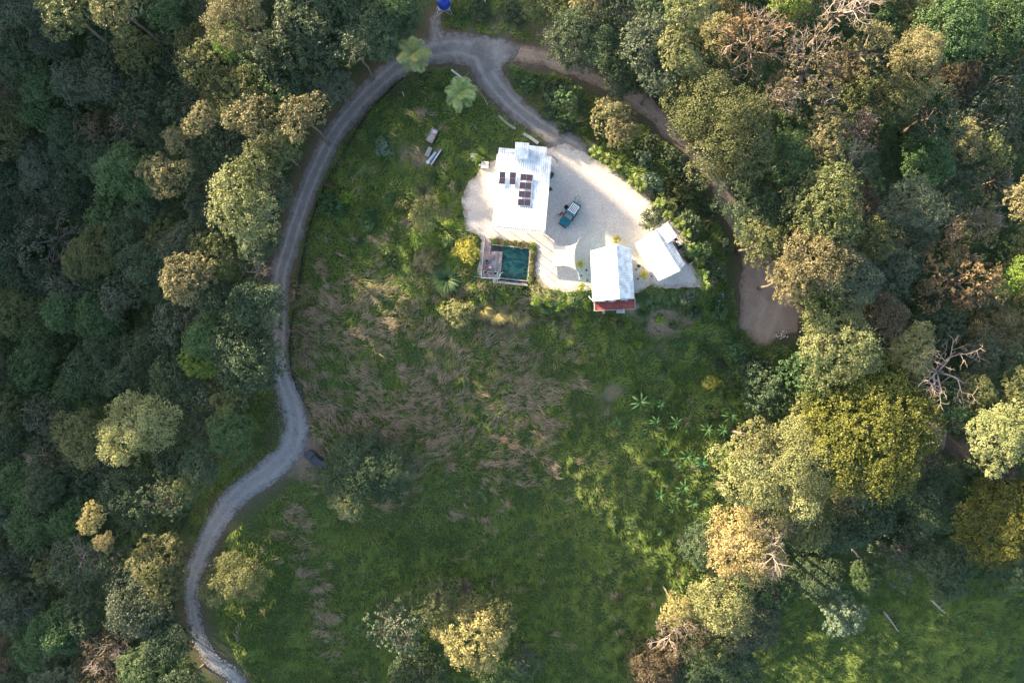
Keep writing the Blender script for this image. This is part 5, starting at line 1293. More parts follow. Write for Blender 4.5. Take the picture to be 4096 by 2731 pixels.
# patio things behind the cottage
ang_c = math.atan2(-(1057 - 905), 90)
t = thing('patio_table', 'white rectangular table on the patio behind the cottage', 'table', V3(2710,974,.02), ang_c)
mb = MB(); mb.box((0,0,.72), (.95,.55,.05)); mb.build('tabletop', M_CONCP, t, bevel=.01)
for sx in (-1,1):
    for sy in (-1,1): mb = MB(); mb.box((sx*.4,sy*.22,.35),(.05,.05,.7)); mb.build('leg', M_DARK, t)
def chair(px, py, rz, lab):
    t = thing('patio_chair', lab, 'chair', V3(px, py, .02), rz, 'black chairs on the cottage patio')
    mb = MB(); mb.box((0,0,.43),(.48,.46,.05)); mb.build('seat', M_BLACK, t, bevel=.015); mb = MB(); mb.box((0,.22,.70),(.46,.05,.5)); mb.build('backrest', M_BLACK, t, bevel=.015)
    for sx in (-1,1):
        for sy in (-1,1): mb = MB(); mb.box((sx*.2,sy*.19,.21),(.04,.04,.42)); mb.build('leg', M_DARK, t)
chair(2701,960,ang_c+1.57,'black chair at the upper end of the white patio table'); chair(2719,986,ang_c-1.57,'black chair at the lower end of the white patio table'); chair(2702,978,ang_c,'black chair on the house side of the white patio table')
mb = MB(); mb.lathe([(.18,0),(.32,.02),(.36,.14),(.32,.26),(.20,.27),(.19,.2),(.18,.02)], sides=22); o = mb.build('old_tyre', M_BLACK, smooth=True); o.location = V3(2714,990,.03); tag(o, 'black round planter tyre below the patio table', 'tyre')
for (a, b, m_, lab, s_) in ((2728,999,M_PINK,'pink towel lying on the patio gravel',.45),(2725,991,M_CYAN,'blue towel lying above the pink one on the patio',.5),(2744,1006,M_CYAN,'light blue towel lying nearest the timber planter',.5)):
    r = np.random.default_rng(int(a)); mb = MB(); n = 8; vs = []; fs = []
    for i in range(n + 1):
        for j in range(n + 1): vs.append((s_ * (i / n - .5) * 1.5, s_ * (j / n - .5), .10 + float(r.uniform(-.03, .03)) - .03 * abs(i / n - .5)))
    for i in range(n):
        for j in range(n): k = i * (n + 1) + j; fs.append((k, k + n + 1, k + n + 2, k + 1))
    mb.add(vs, fs); o = mb.build('towel', m_, smooth=True); o.location = V3(a, b, .03); o.rotation_euler[2] = random.uniform(-1, 1); tag(o, lab, 'towel', 'towels on the patio')
    sm = o.modifiers.new('solid', 'SOLIDIFY'); sm.thickness = .02
t = thing('timber_planter', 'dark timber slat planter with pale top edges right of the cottage', 'planter', V3(2764,1028,0), ang_c)
for i in range(6):
    mb = MB(); mb.box((0, -1.0 + i * .36, .35), (1.5, .07, .5)); mb.build('slat', M_WOODL if i > 2 else M_STEPW, t)
mb = MB(); mb.box((-.78,-.1,.33),(.08,2.0,.6)); mb.box((.78,-.1,.36),(.08,2.0,.6)); mb.build('side_board', M_WOODL, t); mb = MB(); mb.box((0,-.1,.12),(1.45,1.9,.16)); mb.build('soil', M_STEPW, t)
mb = MB(); mb.lathe([(.3,0),(.5,.3),(.62,.7),(.1,.95)], sides=9); o = mb.build('dark_cover_heap', M_STEPW); o.location = V3(2740,976,0); o.scale = (.9,.55,.5); o.rotation_euler[2] = -.9; tag(o, 'dark covered heap beside the red-leaved shrub', 'heap')
mb = MB(); mb.lathe([(.06,0),(.09,.03),(.09,.10),(.05,.16)], sides=12); o = mb.build('white_ball', M_WHITE, smooth=True); o.location = V3(2540,1038.5,.06); tag(o, 'small white ball on the gravel between the two houses', 'ball')

# ---- swimming pool and deck
pool = thing('swimming_pool', 'dark green tiled pool with an L-shaped corner and overflow trough', 'pool', W(2060,1060,0))
zt = .22
P = [W(a, b, .15) for a, b in POOLPX[:3]] + [W(2002,1111.5,.15), W(2010.5,1006,.15), W(1962.7,1005.3,.15)]
P[2] = W(2108.5,1123,.15)
FLR = [Vector((p.x, p.y, -1.35)) for p in P]
mb = MB(); mb.prism([p.copy() for p in FLR], .2); o = hp(mb, 'pool_floor', M_PTILE, pool)
mb = MB(); n = len(P); cx_ = sum((p for p in P), Vector()) / n
for i in range(n):
    a, b = P[i], P[(i + 1) % n]; d = (b - a).normalized(); nr = Vector((d.y, -d.x, 0)); mid = (a + b) / 2
    if inpoly(np.array([(mid + nr * .2).x]), np.array([(mid + nr * .2).y]), [tuple(q[:2]) for q in P])[0]: nr = -nr
    e = d * .14; q = [a - e * 0, b + e * 0, b + nr * .16 + e * 0, a + nr * .16]; mb.prism([Vector((v.x, v.y, zt - .002 * i - .02)) for v in q], 1.6)
hp(mb, 'pool_wall', M_PTILE, pool)
mw = bpy.data.materials.new('pool water'); mw.use_nodes = True; t_ = mw.node_tree; t_.nodes.remove(t_.nodes['Principled BSDF'])
gl = t_.nodes.new('ShaderNodeBsdfGlossy'); gl.inputs['Roughness'].default_value = .03; tp = t_.nodes.new('ShaderNodeBsdfTransparent'); tp.inputs[0].default_value = (.78,.93,.92,1)
fr_ = t_.nodes.new('ShaderNodeFresnel'); fr_.inputs[0].default_value = 1.33; mx = t_.nodes.new('ShaderNodeMixShader'); bp = t_.nodes.new('ShaderNodeBump'); bp.inputs['Strength'].default_value = .25; bp.inputs['Distance'].default_value = .03
nn_ = t_.nodes.new('ShaderNodeTexNoise'); nn_.inputs['Scale'].default_value = 2.2; t_.links.new(nn_.outputs[0], bp.inputs['Height']); t_.links.new(bp.outputs[0], gl.inputs['Normal']); t_.links.new(bp.outputs[0], fr_.inputs['Normal'])
t_.links.new(fr_.outputs[0], mx.inputs[0]); t_.links.new(tp.outputs[0], mx.inputs[1]); t_.links.new(gl.outputs[0], mx.inputs[2]); t_.links.new(mx.outputs[0], t_.nodes['Material Output'].inputs[0])
mb = MB(); mb.add([Vector((p.x, p.y, .10)) for p in P][::-1], [tuple(range(len(P)))]); wt = hp(mb, 'pool_water', mw, pool); wt['kind'] = 'stuff'
for i in range(4):   # steps in the L corner
    a = W(1964.5 + i * 10, 980.5 + i * 1.0, 0); b = W(1974.5 + i * 10, 981.5 + i, 0); c = W(1973.5 + i * 10, 1005.3, 0); d = W(1963.5 + i * 10, 1005.0, 0)
    mb = MB(); z = -.12 - i * .26; mb.prism([Vector((v.x, v.y, z)) for v in (a, b, c, d)], 1.2); hp(mb, 'step', M_COPE, pool)
for (a, b) in ((2021,1096),(2046.5,1099),(2068.5,1101),(2091,1103.5)):
    mb = MB(); p = W(a, b, -.45); mb.box((p.x, p.y, -.48), (.42, .28, .1), Matrix.Rotation(ang_h, 3, 'Z')); mb.tube([(p.x, p.y, -.53), (p.x, p.y, -1.34)], .1, 8); o = hp(mb, 'pool_stool', M_COPE, pool)
mb = MB(); mb.prism([W(2001,1110.5,zt), W(2109,1122,zt), W(2109,1125.5,zt), W(2000.5,1114,zt)], .5); hp(mb, 'coping', M_COPE, pool)
mb = MB(); mb.prism([W(2119.5,995.5,zt), W(2124,996,zt), W(2114,1122,zt), W(2109.5,1122,zt)], .5); mb.prism([W(1964.6,976,zt-.003), W(2124,991.5,zt-.003), W(2124,995.5,zt-.003), W(1964.6,980,zt-.003)], .5); hp(mb, 'pool_edge', M_CONC, pool)
mb = MB(); mb.prism([W(2000,1114.5,-.25), W(2109,1126,-.25), W(2107.5,1134,-.25), W(1999,1122,-.25)], .6); hp(mb, 'trough', M_BLACK, pool)
mb = MB(); mb.prism([W(1994,1125,.05), W(2108,1134,.05), W(2111,1142,.05), W(1992,1132,.05)], 1.9); hp(mb, 'outer_wall', M_CONCP, pool)
mb = MB(); mb.prism([W(1996,1122,.10), W(2108,1133,.10), W(2108,1137,.10), W(1996,1127,.10)], .3); hp(mb, 'trough_coping', M_TILE, pool)
dk = thing('pool_deck', 'slate tiled terrace on the left side of the pool', 'deck', W(1965,1040,0))
mb = MB(); mb.prism([W(a, b, zt) for a, b in DECKPX], 1.6); o = hp(mb, 'tile_floor', M_TILE, dk)
mb = MB(); mb.prism([W(1924.5,1110,zt+.004), W(1999.5,1113,zt+.004), W(1999.5,1115.5,zt+.004), W(1924.5,1112.5,zt+.004)], 1.5)
mb.prism([W(1936.5,951.5,zt+.004), W(1938.8,951.5,zt+.004), W(1925.6,1110,zt+.004), W(1923.5,1110,zt+.004)], 1.4); hp(mb, 'edge_wall', M_WHITE, dk)
mb = MB(); mb.prism([W(1971.5,1115.8,.0), W(1992.5,1117.2,.0), W(1992,1133,.0), W(1970.5,1132,.0)], 1.6); hp(mb, 'landing', M_CONCP, dk)
mb = MB(); mb.tube([W(1895,1106,.1), W(1926,1108,.1)], .03, 5); hp(mb, 'pipe', M_WHITE, dk)
# raised planting bed and hedge shrubs
mb = MB(); mb.prism([W(1966,957,.12), W(2146,976,.12), W(2145,980,.12), W(2136,1126,.12), W(2128,1126,.12), W(2124.5,996,.12), W(2124,992.5,.12), W(1966,976.8,.12)], .3); o = mb.build('planting_bed', M_WOOD); tag(o, 'low planting bed wrapping the top and right sides of the pool', 'planter')
HDG = [(1974,966),(1991,968),(2008,970),(2025,972),(2042,973),(2059,975),(2076,977),(2093,979),(2110,981),(2128,985),(2135,996),(2134,1009),(2131,1022),(2130,1035),(2129,1048),(2128,1061),(2127,1074),(2126,1087),(2125,1100),(2123,1113),(2121,1124)]
for i, (a, b) in enumerate(HDG):
    row = 'above the pool, number %d from the left' % (i + 1) if i < 10 else 'right of the pool, number %d from the top' % (i - 9)
    bush(a, b, 16 if i != 9 else 18, 'lime' if i in (0, 9, 10, 20) else ('tan' if i % 3 else 'olive'), 'clipped olive hedge shrub ' + row, .9, 'hedge_shrub', 'hedge around the pool', 'hedge')

# ---- people on the deck
def skin_fig(name, nodes, edges, m, root_i, parent=None, loc=None, rz=0.0):
    me = bpy.data.meshes.new(name); me.from_pydata([n[0] for n in nodes], edges, []); me.materials.append(m)
    o = bpy.data.objects.new(name, me); COL.objects.link(o)
    sk = o.modifiers.new('skin', 'SKIN'); sk.use_smooth_shade = True
    for i, n in enumerate(nodes):
        v = me.skin_vertices[0].data[i]; v.radius = (n[1], n[1] if len(n) < 3 else n[2]); v.use_root = (i == root_i)
    ss = o.modifiers.new('sub', 'SUBSURF'); ss.levels = 1; ss.render_levels = 2
    if parent: o.parent = parent
    if loc is not None: o.location = loc
    o.rotation_euler[2] = rz; return o
def add_hand(nodes, edges, wrist_i, d, s):
    """five finger chains off a palm; d = pointing direction, s = sideways"""
    p = Vector(nodes[wrist_i][0]); d = Vector(d).normalized(); s = Vector(s).normalized(); palm = p + d * .07; nodes.append((tuple(palm), .022, .036)); pi = len(nodes) - 1; edges.append((wrist_i, pi))
    for k, (off, ln) in enumerate(((-.030, .062), (-.010, .078), (.010, .082), (.029, .068))):
        a = palm + s * off + d * .03; b = a + d * ln * .5; c = b + d * ln * .5 + Vector((0, 0, -.015)); i0 = len(nodes); nodes.extend([(tuple(a), .010), (tuple(b), .009), (tuple(c), .007)]); edges.extend([(pi, i0), (i0, i0 + 1), (i0 + 1, i0 + 2)])
    a = p + d * .03 - s * .035; b = a + (d - s * .6).normalized() * .05; i0 = len(nodes); nodes.extend([(tuple(a), .012), (tuple(b), .008)]); edges.extend([(pi, i0), (i0, i0 + 1)])
def face_parts(body, c, fwd, up, side, hair_m):
    c = Vector(c); fwd = Vector(fwd).normalized(); up = Vector(up).normalized(); side = Vector(side).normalized(); M = Matrix((side, fwd, up)).transposed()
    def blob(nm, p, sz, m):
        mb = MB(); prof = [(.02, -1), (.5, -.86), (.86, -.5), (1, 0), (.86, .5), (.5, .86), (.02, 1)]; mb.lathe(prof, sides=12); mb.v = [tuple(M @ Vector((v[0] * sz[0], v[1] * sz[1], v[2] * sz[2])) + Vector(p)) for v in mb.v]; mb.build(nm, m, body, True)
    for sg in (-1, 1): blob('eye', c + fwd * .088 + side * .033 * sg + up * .0, (.014, .008, .009), M_HAIR); blob('ear', c + side * .078 * sg, (.012, .024, .032), body.data.materials[0])
    blob('nose', c + fwd * .102 - up * .022, (.013, .018, .022), body.data.materials[0]); blob('mouth', c + fwd * .092 - up * .055, (.024, .008, .007), M_PINK)
    blob('hair', c - fwd * .022 + up * .03, (.090, .098, .115), hair_m)
# reclining woman in black swimwear, head to the upper left, legs to the lower right
zdk = zt + .03
nodes = [((0,0,.11),.13,.10), ((-.17,.01,.12),.11,.085), ((-.36,.03,.13),.13,.09), ((-.47,.04,.13),.06,.06), ((-.53,.05,.14),.05,.05), ((-.63,.06,.15),.082,.098), ((-.71,.07,.15),.05,.06),
 ((.05,.09,.10),.088), ((.46,.20,.34),.060), ((.86,.33,.06),.040), ((.93,.36,.12),.028), ((.05,-.09,.10),.088), ((.47,-.16,.12),.060), ((.84,-.42,.06),.040), ((.90,-.45,.13),.028),
 ((-.42,.19,.13),.052), ((-.42,.42,.10),.038), ((-.24,.52,.06),.026), ((-.40,-.16,.13),.052), ((-.34,-.42,.09),.038), ((-.42,-.62,.06),.026)]
edges = [(0,1),(1,2),(2,3),(3,4),(4,5),(5,6),(0,7),(7,8),(8,9),(9,10),(0,11),(11,12),(12,13),(13,14),(2,15),(15,16),(16,17),(2,18),(18,19),(19,20)]
add_hand(nodes, edges, 17, (.9,.3,-.1), (.3,-.9,0)); add_hand(nodes, edges, 20, (-.5,-.85,-.1), (.85,-.5,0))
pr = thing('person', 'person in black swimwear lying on the grey blanket with legs apart', 'person', W(1945.5,1090,zdk), math.radians(-14))
b1 = skin_fig('body', nodes, edges, M_SKIN2, 0, pr); face_parts(b1, (-.63,.06,.15), (.15,0,1), (-1,.1,0), (0,1,0), mat('brown hair', (.10,.05,.03), .6))
mb = MB(); mb.lathe([(.10,-.2),(.150,-.14),(.135,.0),(.155,.16),(.11,.24)], M=Matrix.Rotation(math.pi/2, 3, 'Y'), c=(-.16,.01,.12), sides=16); mb.v = [(v[0], v[1], .12 + (v[2] - .12) * .78) for v in mb.v]; mb.build('swimsuit', M_BCLOTH, pr, True)
# sitting person with bare back
nodes = [((0,0,.12),.14,.12), ((-.03,.03,.30),.12,.095), ((-.02,.10,.50),.15,.10), ((0,.13,.60),.065,.065), ((.02,.16,.66),.05,.05), ((.05,.21,.76),.085,.098), ((.06,.23,.85),.05,.06),
 ((-.11,-.04,.13),.09), ((-.20,-.48,.36),.062), ((-.13,-.80,.07),.042), ((-.12,-.90,.05),.03), ((.12,-.03,.13),.09), ((.22,-.45,.34),.062), ((.12,-.72,.07),.042), ((.12,-.83,.05),.03),
 ((-.20,.10,.50),.055), ((-.30,-.12,.32),.040), ((-.26,-.36,.34),.027), ((.19,.10,.50),.055), ((.33,-.08,.34),.040), ((.27,-.32,.38),.027)]
edges = [(0,1),(1,2),(2,3),(3,4),(4,5),(5,6),(0,7),(7,8),(8,9),(9,10),(0,11),(11,12),(12,13),(13,14),(2,15),(15,16),(16,17),(2,18),(18,19),(19,20)]
add_hand(nodes, edges, 17, (.15,-.9,-.1), (.9,.15,0)); add_hand(nodes, edges, 20, (-.15,-.9,-.1), (.9,-.15,0))
pr = thing('person', 'tanned person with black hair sitting on the grey blanket', 'person', W(1944,1064,zdk), math.radians(-12))
b2 = skin_fig('body', nodes, edges, M_SKIN1, 0, pr); face_parts(b2, (.05,.21,.76), (.2,-.9,-.2), (0,.1,1), (1,.2,0), M_HAIR)
mb = MB(); mb.lathe([(.13,-.06),(.165,0),(.155,.12),(.12,.16)], c=(0,0,.12), sides=16); mb.build('shorts', M_BCLOTH, pr, True)
for sg, px_ in ((-1, -.12), (1, .12)):
    mb = MB(); mb.box((px_, -.87 if sg < 0 else -.80, .05), (.10, .25, .09), None, None, .7); mb.build('shoe', M_WHITE, pr, bevel=.02)
# blanket, bag, towels, ring, noodles
def flat(name, pts, z, th, m, lab, cat):
    c = sum((W(a, b, z) for a, b in pts), Vector()) / len(pts); mb = MB(); mb.prism([W(a, b, z) - c for a, b in pts], th); o = mb.build(name, m); o.location = c; return tag(o, lab, cat)
flat('blanket', [(1940.6,1042.8),(1967,1045),(1966,1073),(1981,1074.5),(1978,1086),(1966,1096.5),(1927.5,1094),(1929.5,1060)], zt + .02, .015, M_GREYC, 'dark grey blanket under the two people on the deck', 'blanket')
flat('mat', [(1966,1043.5),(1982,1046),(1980,1073),(1975.5,1074),(1976,1066),(1968,1065)], zt + .03, .02, M_GREYL, 'pale grey mat beside the dark blanket', 'mat')
t = thing('beach_bag', 'black bag with a light blue rim at the top of the blanket', 'bag', W(1947.5,1043.5,zt+.01), -.1)
mb = MB(); mb.lathe([(.2,0),(.26,.05),(.27,.22),(.22,.26)], sides=16); mb.v = [(v[0]*.95, v[1]*.55, v[2]) for v in mb.v]; mb.build('sack', M_NAVY, t, True); mb = MB(); mb.tube([(.0,.1,.27),(.1,.13,.28),(.22,.1,.27)], .02, 6); mb.build('strap', M_CYAN, t)
for (a, b, m_, lab, ang) in ((1961.5,1061,M_PINK,'folded pink towel right of the sitting person',.5),(1960.5,1069.5,M_BEIGE,'folded beige towel below the pink one on the deck',-.3)):
    mb = MB(); mb.box((0,0,.06),(.52,.36,.12)); mb.box((.03,.02,.14),(.42,.30,.04)); o = mb.build('folded_towel', m_, bevel=.02); o.location = W(a, b, zt + .02); o.rotation_euler[2] = ang; tag(o, lab, 'towel')
mb = MB(); mb.tube([(.25*math.cos(t), .25*math.sin(t), .05) for t in np.linspace(-1.9, 2.6, 16)], .045, 8); o = mb.build('foam_ring', M_YEL, smooth=True); o.location = W(1983.5,1093,zt); tag(o, 'yellow foam noodle curled into a ring on the deck', 'pool toy')
mb = MB(); mb.lathe([(.05,.16),(.14,.14),(.15,.03),(.24,.01),(.25,0)], sides=18); o = mb.build('straw_hat', M_BCLOTH, smooth=True); o.location = W(1981.5,1094,zt+.005); tag(o, 'black hat beside the yellow foam ring', 'hat')
def noodle(pts, m, lab):
    mb = MB(); mb.tube([W(a, b, zt + .06) for a, b in pts], .04, 8); o = mb.build('pool_noodle', m, smooth=True); tag(o, lab, 'pool toy')
noodle([(1995.5,1083),(1993,1089),(1991.5,1096),(1991,1103),(1992.5,1109),(1994,1112)], M_CYAN, 'light blue foam noodle at the deck corner')
noodle([(1995.5,1112),(1997.5,1105),(2001,1098),(2006,1092),(2013,1088)], M_WFOAM, 'white foam noodle reaching over the pool water')

# ---- shade sail
NEs, NWs, SWs, SEs = W(2311,969,3.1), W(2208.5,973,2.5), W(2205,1075,3.0), W(2310,1086,2.4)
t = thing('shade_sail', 'cream four-cornered shade sail over the gravel beside the pool', 'shade sail', W(2256,1030,0)); off = Vector(t.location)
n = 22; vs = []; fs = []
for i in range(n + 1):
    for j in range(n + 1):
        u, v = i / n, j / n; uu, vv = 2 * u - 1, 2 * v - 1
        ku = 1 - .20 * (1 - vv * vv); kv = 1 - .27 * (1 - uu * uu); u2 = (uu * ku + 1) / 2; v2 = (vv * kv + 1) / 2
        vs.append(NWs.lerp(NEs, u2).lerp(SWs.lerp(SEs, u2), v2) - off)
for i in range(n):
    for j in range(n): k = i * (n + 1) + j; fs.append((k, k + 1, k + n + 2, k + n + 1))
mb = MB(); mb.add(vs, fs); o = mb.build('canopy', M_SAIL, t, True); sm = o.modifiers.new('solid', 'SOLIDIFY'); sm.thickness = .01
mb = MB(); mb.tube([SEs - off, W(2315,1100,2.4) - off, W(2318,1118,2.5) - off], .018, 5); mb.tube([NEs - off, W(2316,955,2.9) - off], .018, 5); mb.tube([NWs - off, W(2193,955,2.5) - off], .018, 5); mb.tube([SWs - off, W(2187,1099,2.8) - off], .018, 5); mb.build('rope', M_WHITE, t)
for (a, b, h, lab) in ((2316,954.5,2.95,'sail post by the upper right sail corner'),(2192.5,957,2.6,'dark sail post nearest the house corner'),(2186.5,1098,2.9,'sail post at the lower left of the sail'),(2317,1117,2.6,'sail post at the lower right of the sail')):
    p = W(a, b, 1.4); mb = MB(); mb.tube([(0,0,-.2),(0,0,h)], .05, 9); mb.box((0,0,.02),(.3,.3,.04)); mb.tube([(0,0,h-.1),(.12,0,h-.1)], .02, 5); o = mb.build('sail_post', M_DARK if b < 960 and a < 2200 else M_STEEL, smooth=False); o.location = (p.x, p.y, 0); tag(o, lab, 'post', 'posts of the shade sail')

# ---- cars
def car(name, label, px, py, z0, rz, L, Wd, Ht, paint, glassm, rack, hood, opendoor=False, missing=(), group=None):
    """x axis = forward"""
    t = thing(name, label, 'car', W(px, py, z0), rz, group); t.location.z = z0; hw = Wd / 2
    def outline(k, z, n=6, x0=-L/2, x1=L/2, rf=.38, rb=.16):
        pts = []; h = hw * k
        for cx, cy, a0, rr in ((x1 - rf, h - rf, 0, rf), (x0 + rb, h - rb, 90, rb), (x0 + rb, -h + rb, 180, rb), (x1 - rf, -h + rf, 270, rf)):
            for i in range(n + 1):
                a = math.radians(a0 + 90 * i / n); pts.append((cx + rr * math.cos(a), cy + rr * math.sin(a), z))
        return pts
    mb = MB(); lv = [outline(.93, .32), outline(1.0, .42), outline(1.0, .70), outline(.97, .90), outline(.90, .97)]
    lv[3] = [(x, y, z - .06 * max(0, (x / (L/2)) ** 2) * (x > 0)) for x, y, z in lv[3]]; lv[4] = [(x * .985, y, z - .07 * max(0, x / (L/2)) ** 2) for x, y, z in lv[4]]
    N = len(lv[0]); vs = [v for l in lv for v in l]; fs = []
    for a in range(len(lv) - 1):
        for i in range(N): j = (i + 1) % N; fs.append((a * N + i, a * N + j, (a + 1) * N + j, (a + 1) * N + i))
    fs.append(tuple(range(N))[::-1]); fs.append(tuple((len(lv) - 1) * N + i for i in range(N))); mb.add(vs, fs); mb.build('body', paint, t, False, .02)
    # bonnet with a scoop line
    xh = L / 2 - hood
    mb = MB(); mb.prism([Vector((L/2 - .22, hw*.62, .925)), Vector((xh + .05, hw*.80, .985)), Vector((xh + .05, -hw*.80, .985)), Vector((L/2 - .22, -hw*.62, .925))], .04); hd = mb.build('bonnet', paint, t, bevel=.015)
    if rack: mb = MB(); mb.box((xh + .45, .1, .99), (.12, .55, .03)); mb.box((xh + .45, -.35, .985), (.35, .03, .03)); mb.build('scoop', M_DARK, hd)
    # cabin
    xb = -L/2 + .12; xr0 = xb + .16; xr1 = xh - .55; zr_ = Ht; wb = hw * .90; wr = hw * .74
    Bf = [(xh, wb, .95), (xh, -wb, .95)]; Tf = [(xr1, wr, zr_ - .03), (xr1, -wr, zr_ - .03)]; Bb = [(xb, wb, .95), (xb, -wb, .95)]; Tb = [(xr0, wr, zr_ - .03), (xr0, -wr, zr_ - .03)]
    def panel(nm, q, m, inset=.0, th=.03):
        q = [Vector(v) for v in q]; c = sum(q, Vector()) / 4; nrm = (q[1] - q[0]).cross(q[3] - q[0]).normalized(); 
        if nrm.dot(c - Vector((0, 0, .9))) < 0: nrm = -nrm
        q = [v.lerp(c, inset) for v in q]; mb = MB(); o_ = [v + nrm * .0 for v in q] + [v - nrm * th for v in q]; mb.add(o_, [(0,1,2,3),(7,6,5,4),(0,4,5,1),(1,5,6,2),(2,6,7,3),(3,7,4,0)]); return mb.build(nm, m, t)
    panel('windscreen', [Bf[0], Bf[1], Tf[1], Tf[0]], glassm, .06); 
    if not opendoor: panel('rear_window', [Bb[0], Bb[1], Tb[1], Tb[0]], M_GLASS, .1)
    for s in (0, 1):
        xm = (xr0 + xr1) / 2 + .1; bm = (xm, Bf[s][1], .95); tm = (xm, Tf[s][1], zr_ - .03)
        panel('side_window', [Bf[s], bm, tm, Tf[s]], M_GLASS, .07); panel('side_window', [bm, Bb[s], Tb[s], tm], M_GLASS, .07)
    mb = MB()
    for a, b in ((Bf[0], Tf[0]), (Bf[1], Tf[1]), (Bb[0], Tb[0]), (Bb[1], Tb[1])): bar(mb, a, b, .07, .07)
    for s in (1, -1): bar(mb, (((xr0 + xr1) / 2 + .1), s * wb, .95), (((xr0 + xr1) / 2 + .1), s * wr, zr_ - .03), .08, .05); bar(mb, (xr0, s * wr, zr_ - .02), (xr1, s * wr, zr_ - .02), .06, .07); bar(mb, (xb, s * wb, .95), (xh, s * wb, .95), .05, .05)
    mb.build('pillars', M_DARK if rack else paint, t)
    mb = MB(); mb.prism([Vector((xr0 - .05, wr + .02, zr_)), Vector((xr1 + .02, wr + .02, zr_)), Vector((xr1 + .02, -wr - .02, zr_)), Vector((xr0 - .05, -wr - .02, zr_))], .06); mb.build('roof', paint, t, bevel=.02)
    mb = MB(); mb.box(((xb + xh) / 2, 0, .8), (xh - xb - .3, Wd * .8, .3)); mb.box((-.3, .33, 1.05), (.5, .5, .4)); mb.box((-.3, -.33, 1.05), (.5, .5, .4)); mb.build('seats', M_DARK, t)
    for i, (x, s) in enumerate(((L/2 - .75, 1), (L/2 - .75, -1), (-L/2 + .72, 1), (-L/2 + .72, -1))):
        if i in missing: continue
        wheel(t, (x, s * (hw - .08), .34), s)
    for s in (1, -1):
        mb = MB(); mb.box((L/2 - .12, s * hw * .66, .74), (.16, .30, .16)); mb.build('headlight', M_WHITE, t, bevel=.03); mb = MB(); mb.box((-L/2 + .03, s * hw * .82, .72), (.08, .16, .3)); mb.build('tail_light', M_REDJ, t, bevel=.02)
        mb = MB(); mb.box((xh - .1, s * (hw + .10), 1.02), (.10, .2, .16)); mb.build('mirror', M_DARK, t, bevel=.03)
    mb = MB(); mb.box((L/2 + .02, 0, .48), (.18, Wd * .92, .2)); mb.build('bumper', M_DARK, t, bevel=.04); mb = MB(); mb.box((-L/2 - .02, 0, .48), (.16, Wd * .92, .18)); mb.build('bumper', M_DARK, t, bevel=.04)
    mb = MB(); bar(mb, (xh + .1, .1, .995), (xh + .16, .62, .995), .02, .015); bar(mb, (xh + .1, -.55, .995), (xh + .16, -.05, .995), .02, .015); mb.build('wiper', M_DARK, t)
    if rack:
        mb = MB(); x0, x1 = xr0 + .22, xr1 - .52
        for y in (-.52, -.26, 0, .26, .52): mb.box(((x0 + x1) / 2, y, zr_ + .09), (x1 - x0, .11, .025))
        for x in (x0, x1): mb.box((x, 0, zr_ + .07), (.08, 1.22, .035))
        for s in (-1, 1): bar(mb, (x0 - .1, s * .66, zr_ + .06), (x1 + .3, s * .66, zr_ + .06), .04, .05)
        for x in (x0, x1):
            for s in (-1, 1): mb.box((x, s * .58, zr_ + .03), (.05, .05, .08))
        mb.build('roof_rack', M_WHITE, t)
    else:
        mb = MB()
        for s in (-1, 1): mb.tube([(xr0 + .1, s * (wr - .04), zr_ + .05), (xr1 - .1, s * (wr - .04), zr_ + .05)], .018, 6)
        mb.build('roof_rail', M_DARK, t)
    return t, hw
def wheel(parent, c, s):
    R90 = Matrix.Rotation(math.pi / 2, 3, 'X')
    mb = MB(); mb.lathe([(.20,-.10),(.31,-.105),(.34,-.07),(.34,.07),(.31,.105),(.20,.10)], c=(0,0,0), sides=22, M=R90); w_ = mb.build('wheel', M_BLACK, parent, True, loc=c)
    mb = MB(); mb.lathe([(.03,.09),(.19,.10),(.2,.08),(.2,-.08),(.19,-.10),(.03,-.09)], sides=14, M=R90); mb.build('rim', M_DARK, w_, True); return w_
rzt = math.atan2(-(895 - 810), -(2248 - 2330) * -1)   # front points to the lower left
rzt = math.atan2(-(1.0) * (893 - 822), (2250 - 2318)) 
rzt = math.atan2(-(893 - 822), (2250 - 2318))
tc_, hw_ = car('parked_car', 'teal off-roader with a white roof rack and its rear door open', 2278, 861, .02, math.atan2(-(902 - 813), (2252 - 2312)), 4.15, 1.66, 1.66, M_TEALP, M_GLASSL, True, 1.25, True, missing=())
mb = MB(); mb.box((-.55, 0, .75), (1.1, .07, .75)); mb.box((-.55, .0, 1.25), (1.0, .05, .35)); o = mb.build('rear_door', M_TEALP, tc_, bevel=.02, loc=(-4.15/2 - .03, -.62, 0)); mb = MB(); mb.tube([(-.5,-.05,.9),(-.5,-.25,.9),(-.62,-.32,.9),(-.74,-.25,.9)], .03, 6); mb.build('spare_bracket', M_DARK, o)
mb = MB(); mb.box((-.2,.84,.25),(1.5,.14,.06)); mb.build('side_step', M_DARK, tc_, bevel=.02); mb = MB(); mb.box((-.2,-.84,.25),(1.5,.14,.06)); mb.build('side_step', M_DARK, tc_, bevel=.02)
t = thing('loose_wheel', 'black loose wheel lying on the gravel beside the teal car', 'wheel', W(2265,829,0) + Vector((0,0,.13)))
mb = MB(); mb.lathe([(.20,-.10),(.31,-.105),(.345,-.07),(.345,.07),(.31,.105),(.20,.10)], sides=26); mb.build('tyre', M_BLACK, t, True); mb = MB(); mb.lathe([(.03,.06),(.19,.075),(.2,.08),(.2,-.08),(.03,-.06)], sides=16)
for k in range(5): a = k * 1.2566; mb.box((.11*math.cos(a), .11*math.sin(a), .075), (.14,.04,.03), Matrix.Rotation(a, 3, 'Z'))
mb.build('rim', M_DARK, t, True)
